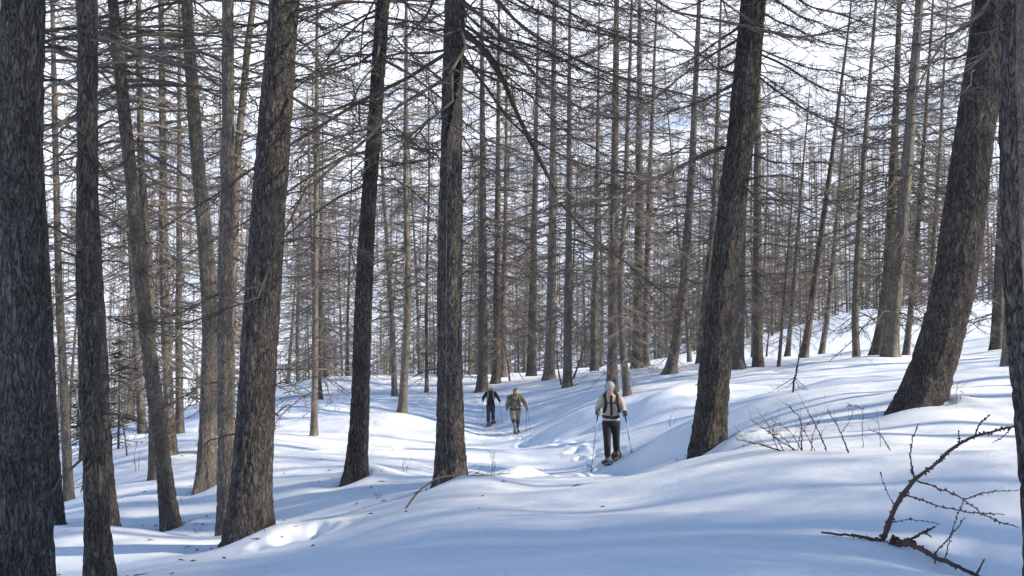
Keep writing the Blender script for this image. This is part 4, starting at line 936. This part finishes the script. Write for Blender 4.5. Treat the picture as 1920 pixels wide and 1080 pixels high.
# ---- front hiker: grey knit hat, tan jacket, black trousers, head bowed
t = hiker_root(0, 'nearest hiker with head bowed, grey knit hat, tan jacket and black trousers')
fl, fr_ = (-.085, -.12), (.125, .14); zl, zr = dz(t, *fl) + .05, dz(t, *fr_) + .05
hc = (-.045, -.13, 1.575); h, R = head_frame(hc, math.radians(24), math.radians(-8))
SK, JK, PT, BT, BF = range(5)
ell = [(JK, [(0, .0, .80, .17, .125), (0, 0, .90, .180, .130), (0, -.01, 1.04, .165, .125), (-.005, -.03, 1.2, .182, .135), (-.01, -.045, 1.32, .20, .132), (-.015, -.05, 1.41, .165, .105), (-.02, -.06, 1.46, .085, .08)])]
ch = [(PT, [(-.088, .0, .84, .112), (-.092, -.07, .50 + zl * .5, .082), (-.086, -.10, .16 + zl, .074)]), (PT, [(.092, .01, .84, .112), (.108, .04, .49 + zr * .5, .082), (.125, .13, .16 + zr, .074)]),
      (BT, [(fl[0], fl[1] + .05, .09 + zl, .055), (fl[0] - .01, fl[1] - .02, .055 + zl, .05), (fl[0] - .015, fl[1] - .12, .045 + zl, .042)]), (BT, [(fr_[0], fr_[1] + .03, .09 + zr, .055), (fr_[0] + .01, fr_[1] - .04, .055 + zr, .05), (fr_[0] + .02, fr_[1] - .13, .045 + zr, .042)]),
      (JK, [(-.185, -.05, 1.375, .078), (-.285, .0, 1.16, .066), (-.298, -.17, 1.09, .052)]), (JK, [(.165, -.05, 1.375, .078), (.262, .0, 1.14, .066), (.268, -.17, 1.06, .052)]),
      (BF, [(-.02, -.06, 1.42, .075), (-.035, -.10, 1.51, .070)])] + head_chains(h, SK)
me = body_mesh(ch, ell, [M_SKIN, M_JTAN, M_BLACK, M_BOOT, M_BUFF], .014, (.90, JK, PT)); obj('body', me, t); head_bits(h, R, t); beanie(t, h, R, M_KNIT)
hl, hr = (-.30, -.215, 1.075), (.272, -.215, 1.05)
tl = (-.46, -.34, dz(t, -.46, -.34) - .03); tr = (.42, -.22, dz(t, .42, -.22) - .03)
glove(t, hl, np.array(hl) - tl, M_GLOVE, -1); glove(t, hr, np.array(hr) - tr, M_GLOVE, 1)
for s in (-1, 1):
    c = (s * .285 - .008, -.13, 1.075 if s > 0 else 1.10); g = Geo(); g.tubes(np.array([[[c[0], c[1], c[2]], [c[0], c[1] - .06, c[2] - .012]]]), np.array([[.060, .052]]), 10, cap=True); obj('cuff', g.mesh('cuff', M_BLACK), t)
pole(t, hl, tl, 'grey trekking pole in the front hiker\'s hand, left in the picture'); pole(t, hr, tr, 'dark trekking pole in the front hiker\'s hand, right in the picture')
snowshoe(t, (fl[0], fl[1], zl - .05), .10); snowshoe(t, (fr_[0], fr_[1], zr - .02), -.16, .25)
g = Geo(); superball(g, (.0, .23, 1.22), (.165, .115, .26), .55); bp = obj('backpack', g.mesh('backpack', M_BLACK), t); g = Geo(); superball(g, (.02, .21, 1.48), (.135, .10, .06), .7); obj('backpack_lid', g.mesh('backpack_lid', M_CHAR), bp)
for s in (-1, 1):
    for k in (0, .03): strap(t, [(s * (.115 + k) - .01, .12, 1.40), (s * (.118 + k) - .012, .02, 1.475), (s * (.115 + k) - .012, -.10, 1.44), (s * (.112 + k) - .012, -.175, 1.33), (s * (.115 + k), -.18, 1.20), (s * (.15 + k), -.11, 1.08)], .021)
strap(t, [(-.13, -.185, 1.29), (-.01, -.20, 1.285), (.11, -.185, 1.29)], .014, name='chest_strap')
for zz in (.975, 1.0): strap(t, [(-.175, .05, zz), (-.165, -.08, zz), (-.09, -.147, zz - .01), (0, -.16, zz - .015), (.09, -.147, zz - .01), (.165, -.08, zz), (.175, .05, zz)], .020, name='hip_belt')
strap(t, [(-.01, -.15, 1.44), (-.012, -.185, 1.32), (-.008, -.185, 1.18), (-.004, -.158, 1.02)], .030, M_BLACK, 'jacket_zip')

# ---- middle hiker: camouflage jacket, striding, head turned
t = hiker_root(1, 'middle hiker striding in a camouflage jacket and tan trousers, head turned')
ff, fb = (.03, -.32), (-.02, .36); zf, zb = dz(t, *ff) + .04, dz(t, *fb) + .06
h, R = head_frame((.03, -.13, 1.56), math.radians(22), math.radians(32)); SK, JK, PT, BT, GA, DK, HR = range(7)
ell = [(JK, [(0, 0, .84, .18, .135), (0, -.005, .94, .195, .14), (0, -.02, 1.08, .195, .14), (0, -.04, 1.22, .22, .15), (0, -.06, 1.34, .235, .145), (.01, -.07, 1.43, .185, .115), (.015, -.08, 1.48, .09, .085)])]
ch = [(PT, [(-.095, -.02, .87, .12), (-.075, -.26, .60 + zf * .4, .095)]), (DK, [(-.07, -.27, .58 + zf * .4, .09), (-.05, -.27, .48 + zf, .08)]), (GA, [(-.045, -.27, .44 + zf, .075), (.02, -.26, .14 + zf, .068)]),
      (PT, [(.10, .02, .87, .12), (.10, .05, .56, .09)]), (DK, [(.10, .05, .54, .088), (.06, .28, .20 + zb, .07)]),
      (BT, [(ff[0], ff[1] + .06, .08 + zf, .055), (ff[0], ff[1] - .04, .055 + zf, .05), (ff[0] + .01, ff[1] - .12, .05 + zf, .042)]), (BT, [(.05, .32, .12 + zb, .055), (.05, .24, .06 + zb, .045)]),
      (JK, [(-.215, -.06, 1.385, .09), (-.29, -.02, 1.12, .075), (-.30, -.12, .92, .055)]), (JK, [(.21, -.06, 1.385, .09), (.34, .02, 1.18, .075), (.40, -.13, 1.05, .055)]),
      (DK, [(-.05, -.11, 1.44, .085), (-.02, -.13, 1.48, .07)])] + head_chains(h, SK)
me = body_mesh(ch, ell, [M_SKIN, M_CAMO, M_PTAN, M_BOOT, M_GAIT, M_CHAR, M_HAIR], .016, (.86, JK, PT)); obj('body', me, t); head_bits(h, R, t)
g = Geo(); g.ball(h(0, .035, .055), (.097, .092, .088), 16, 10, R); g.ball(h(-.05, .05, -.01), (.05, .06, .07), 10, 8, R); obj('hair', g.mesh('hair', M_HAIR), t)
open_hand(t, (-.30, -.14, .89), M_PALE, -1); hr = (.43, -.17, 1.02); tr = (.56, .12, dz(t, .56, .12) - .03); tr2 = (.40, .28, dz(t, .40, .28) - .03); glove(t, hr, np.array(hr) - tr, M_PALE, 1)
pole(t, hr, tr, 'thin trekking pole trailing outermost from the camouflage hiker\'s hand'); pole(t, (hr[0] - .012, hr[1] + .035, hr[2]), tr2, 'second trekking pole, the inner one in the camouflage hiker\'s hand')
snowshoe(t, (ff[0], ff[1], zf - .04), 0, -.06); snowshoe(t, (.05, .28, zb), .05, .35)
g = Geo(); superball(g, (.02, .22, 1.24), (.18, .12, .26), .55); obj('backpack', g.mesh('backpack', M_CHAR), t)
for s in (-1, 1): strap(t, [(s * .13, .12, 1.42), (s * .135, .02, 1.505), (s * .135, -.12, 1.46), (s * .13, -.20, 1.33), (s * .15, -.18, 1.16), (s * .2, -.06, 1.06)], .022, M_CHAR)
strap(t, [(-.19, .05, .96), (-.18, -.09, .955), (0, -.165, .94), (.18, -.09, .955), (.19, .05, .96)], .026, M_WEB, 'hip_belt')
strap(t, [(-.12, -.215, 1.27), (0, -.222, 1.265), (.12, -.215, 1.27)], .014, M_WEB, 'chest_strap')

# ---- last hiker: black clothes, white cap
t = hiker_root(2, 'farthest hiker all in black with a pale cap, arms held out')
ff, fb = (-.09, -.06), (.10, .08); zf, zb = dz(t, *ff) + .04, dz(t, *fb) + .04
h, R = head_frame((0, -.09, 1.56), math.radians(14), 0.05); SK, JK, PT, BT = range(4)
ell = [(JK, [(0, 0, .82, .165, .125), (0, 0, .94, .17, .125), (0, -.01, 1.08, .16, .12), (0, -.03, 1.22, .18, .13), (0, -.045, 1.34, .195, .125), (0, -.05, 1.42, .155, .10), (0, -.06, 1.47, .08, .075)])]
ch = [(PT, [(-.088, 0, .84, .112), (-.095, -.05, .5 + zf * .5, .085), (-.095, -.03, .15 + zf, .080)]), (PT, [(.09, 0, .84, .112), (.10, .03, .5 + zb * .5, .085), (.105, .09, .15 + zb, .080)]),
      (BT, [(ff[0], ff[1] + .03, .08 + zf, .055), (ff[0], ff[1] - .12, .05 + zf, .042)]), (BT, [(fb[0], fb[1] + .03, .08 + zb, .055), (fb[0], fb[1] - .12, .05 + zb, .042)]),
      (JK, [(-.18, -.045, 1.37, .078), (-.30, .02, 1.20, .064), (-.31, -.14, 1.12, .05)]), (JK, [(.18, -.045, 1.37, .078), (.30, .02, 1.19, .064), (.36, -.12, 1.08, .05)])] + head_chains(h, SK)
me = body_mesh(ch, ell, [M_SKIN, M_BLACK, M_CHAR, M_BOOT], .016, (.85, JK, PT)); obj('body', me, t); head_bits(h, R, t)
g = Geo(); g.ball(h(0, .035, .03), (.098, .085, .10), 14, 10, R); obj('hair', g.mesh('hair', M_HAIR), t)
beanie(t, h, R, M_CAP, 'cap', .98); 
hl, hr = (-.315, -.19, 1.10), (.375, -.17, 1.06); tl = (-.40, -.02, dz(t, -.40, -.02) - .03); tr = (.50, .02, dz(t, .50, .02) - .03)
glove(t, hl, np.array(hl) - tl, M_BLACK, -1); glove(t, hr, np.array(hr) - tr, M_BLACK, 1)
pole(t, hl, tl, 'trekking pole in the black-clad hiker\'s hand, left in the picture'); pole(t, hr, tr, 'trekking pole in the black-clad hiker\'s hand, right in the picture')
snowshoe(t, (ff[0], ff[1], zf - .04), .08); snowshoe(t, (fb[0], fb[1], zb - .03), -.08, .1)
g = Geo(); superball(g, (0, .21, 1.22), (.16, .11, .25), .55); obj('backpack', g.mesh('backpack', M_CHAR), t)
for s in (-1, 1): strap(t, [(s * .115, .12, 1.40), (s * .12, .02, 1.485), (s * .115, -.10, 1.45), (s * .11, -.175, 1.33), (s * .115, -.17, 1.18), (s * .15, -.08, 1.06)], .020, M_BUFF)
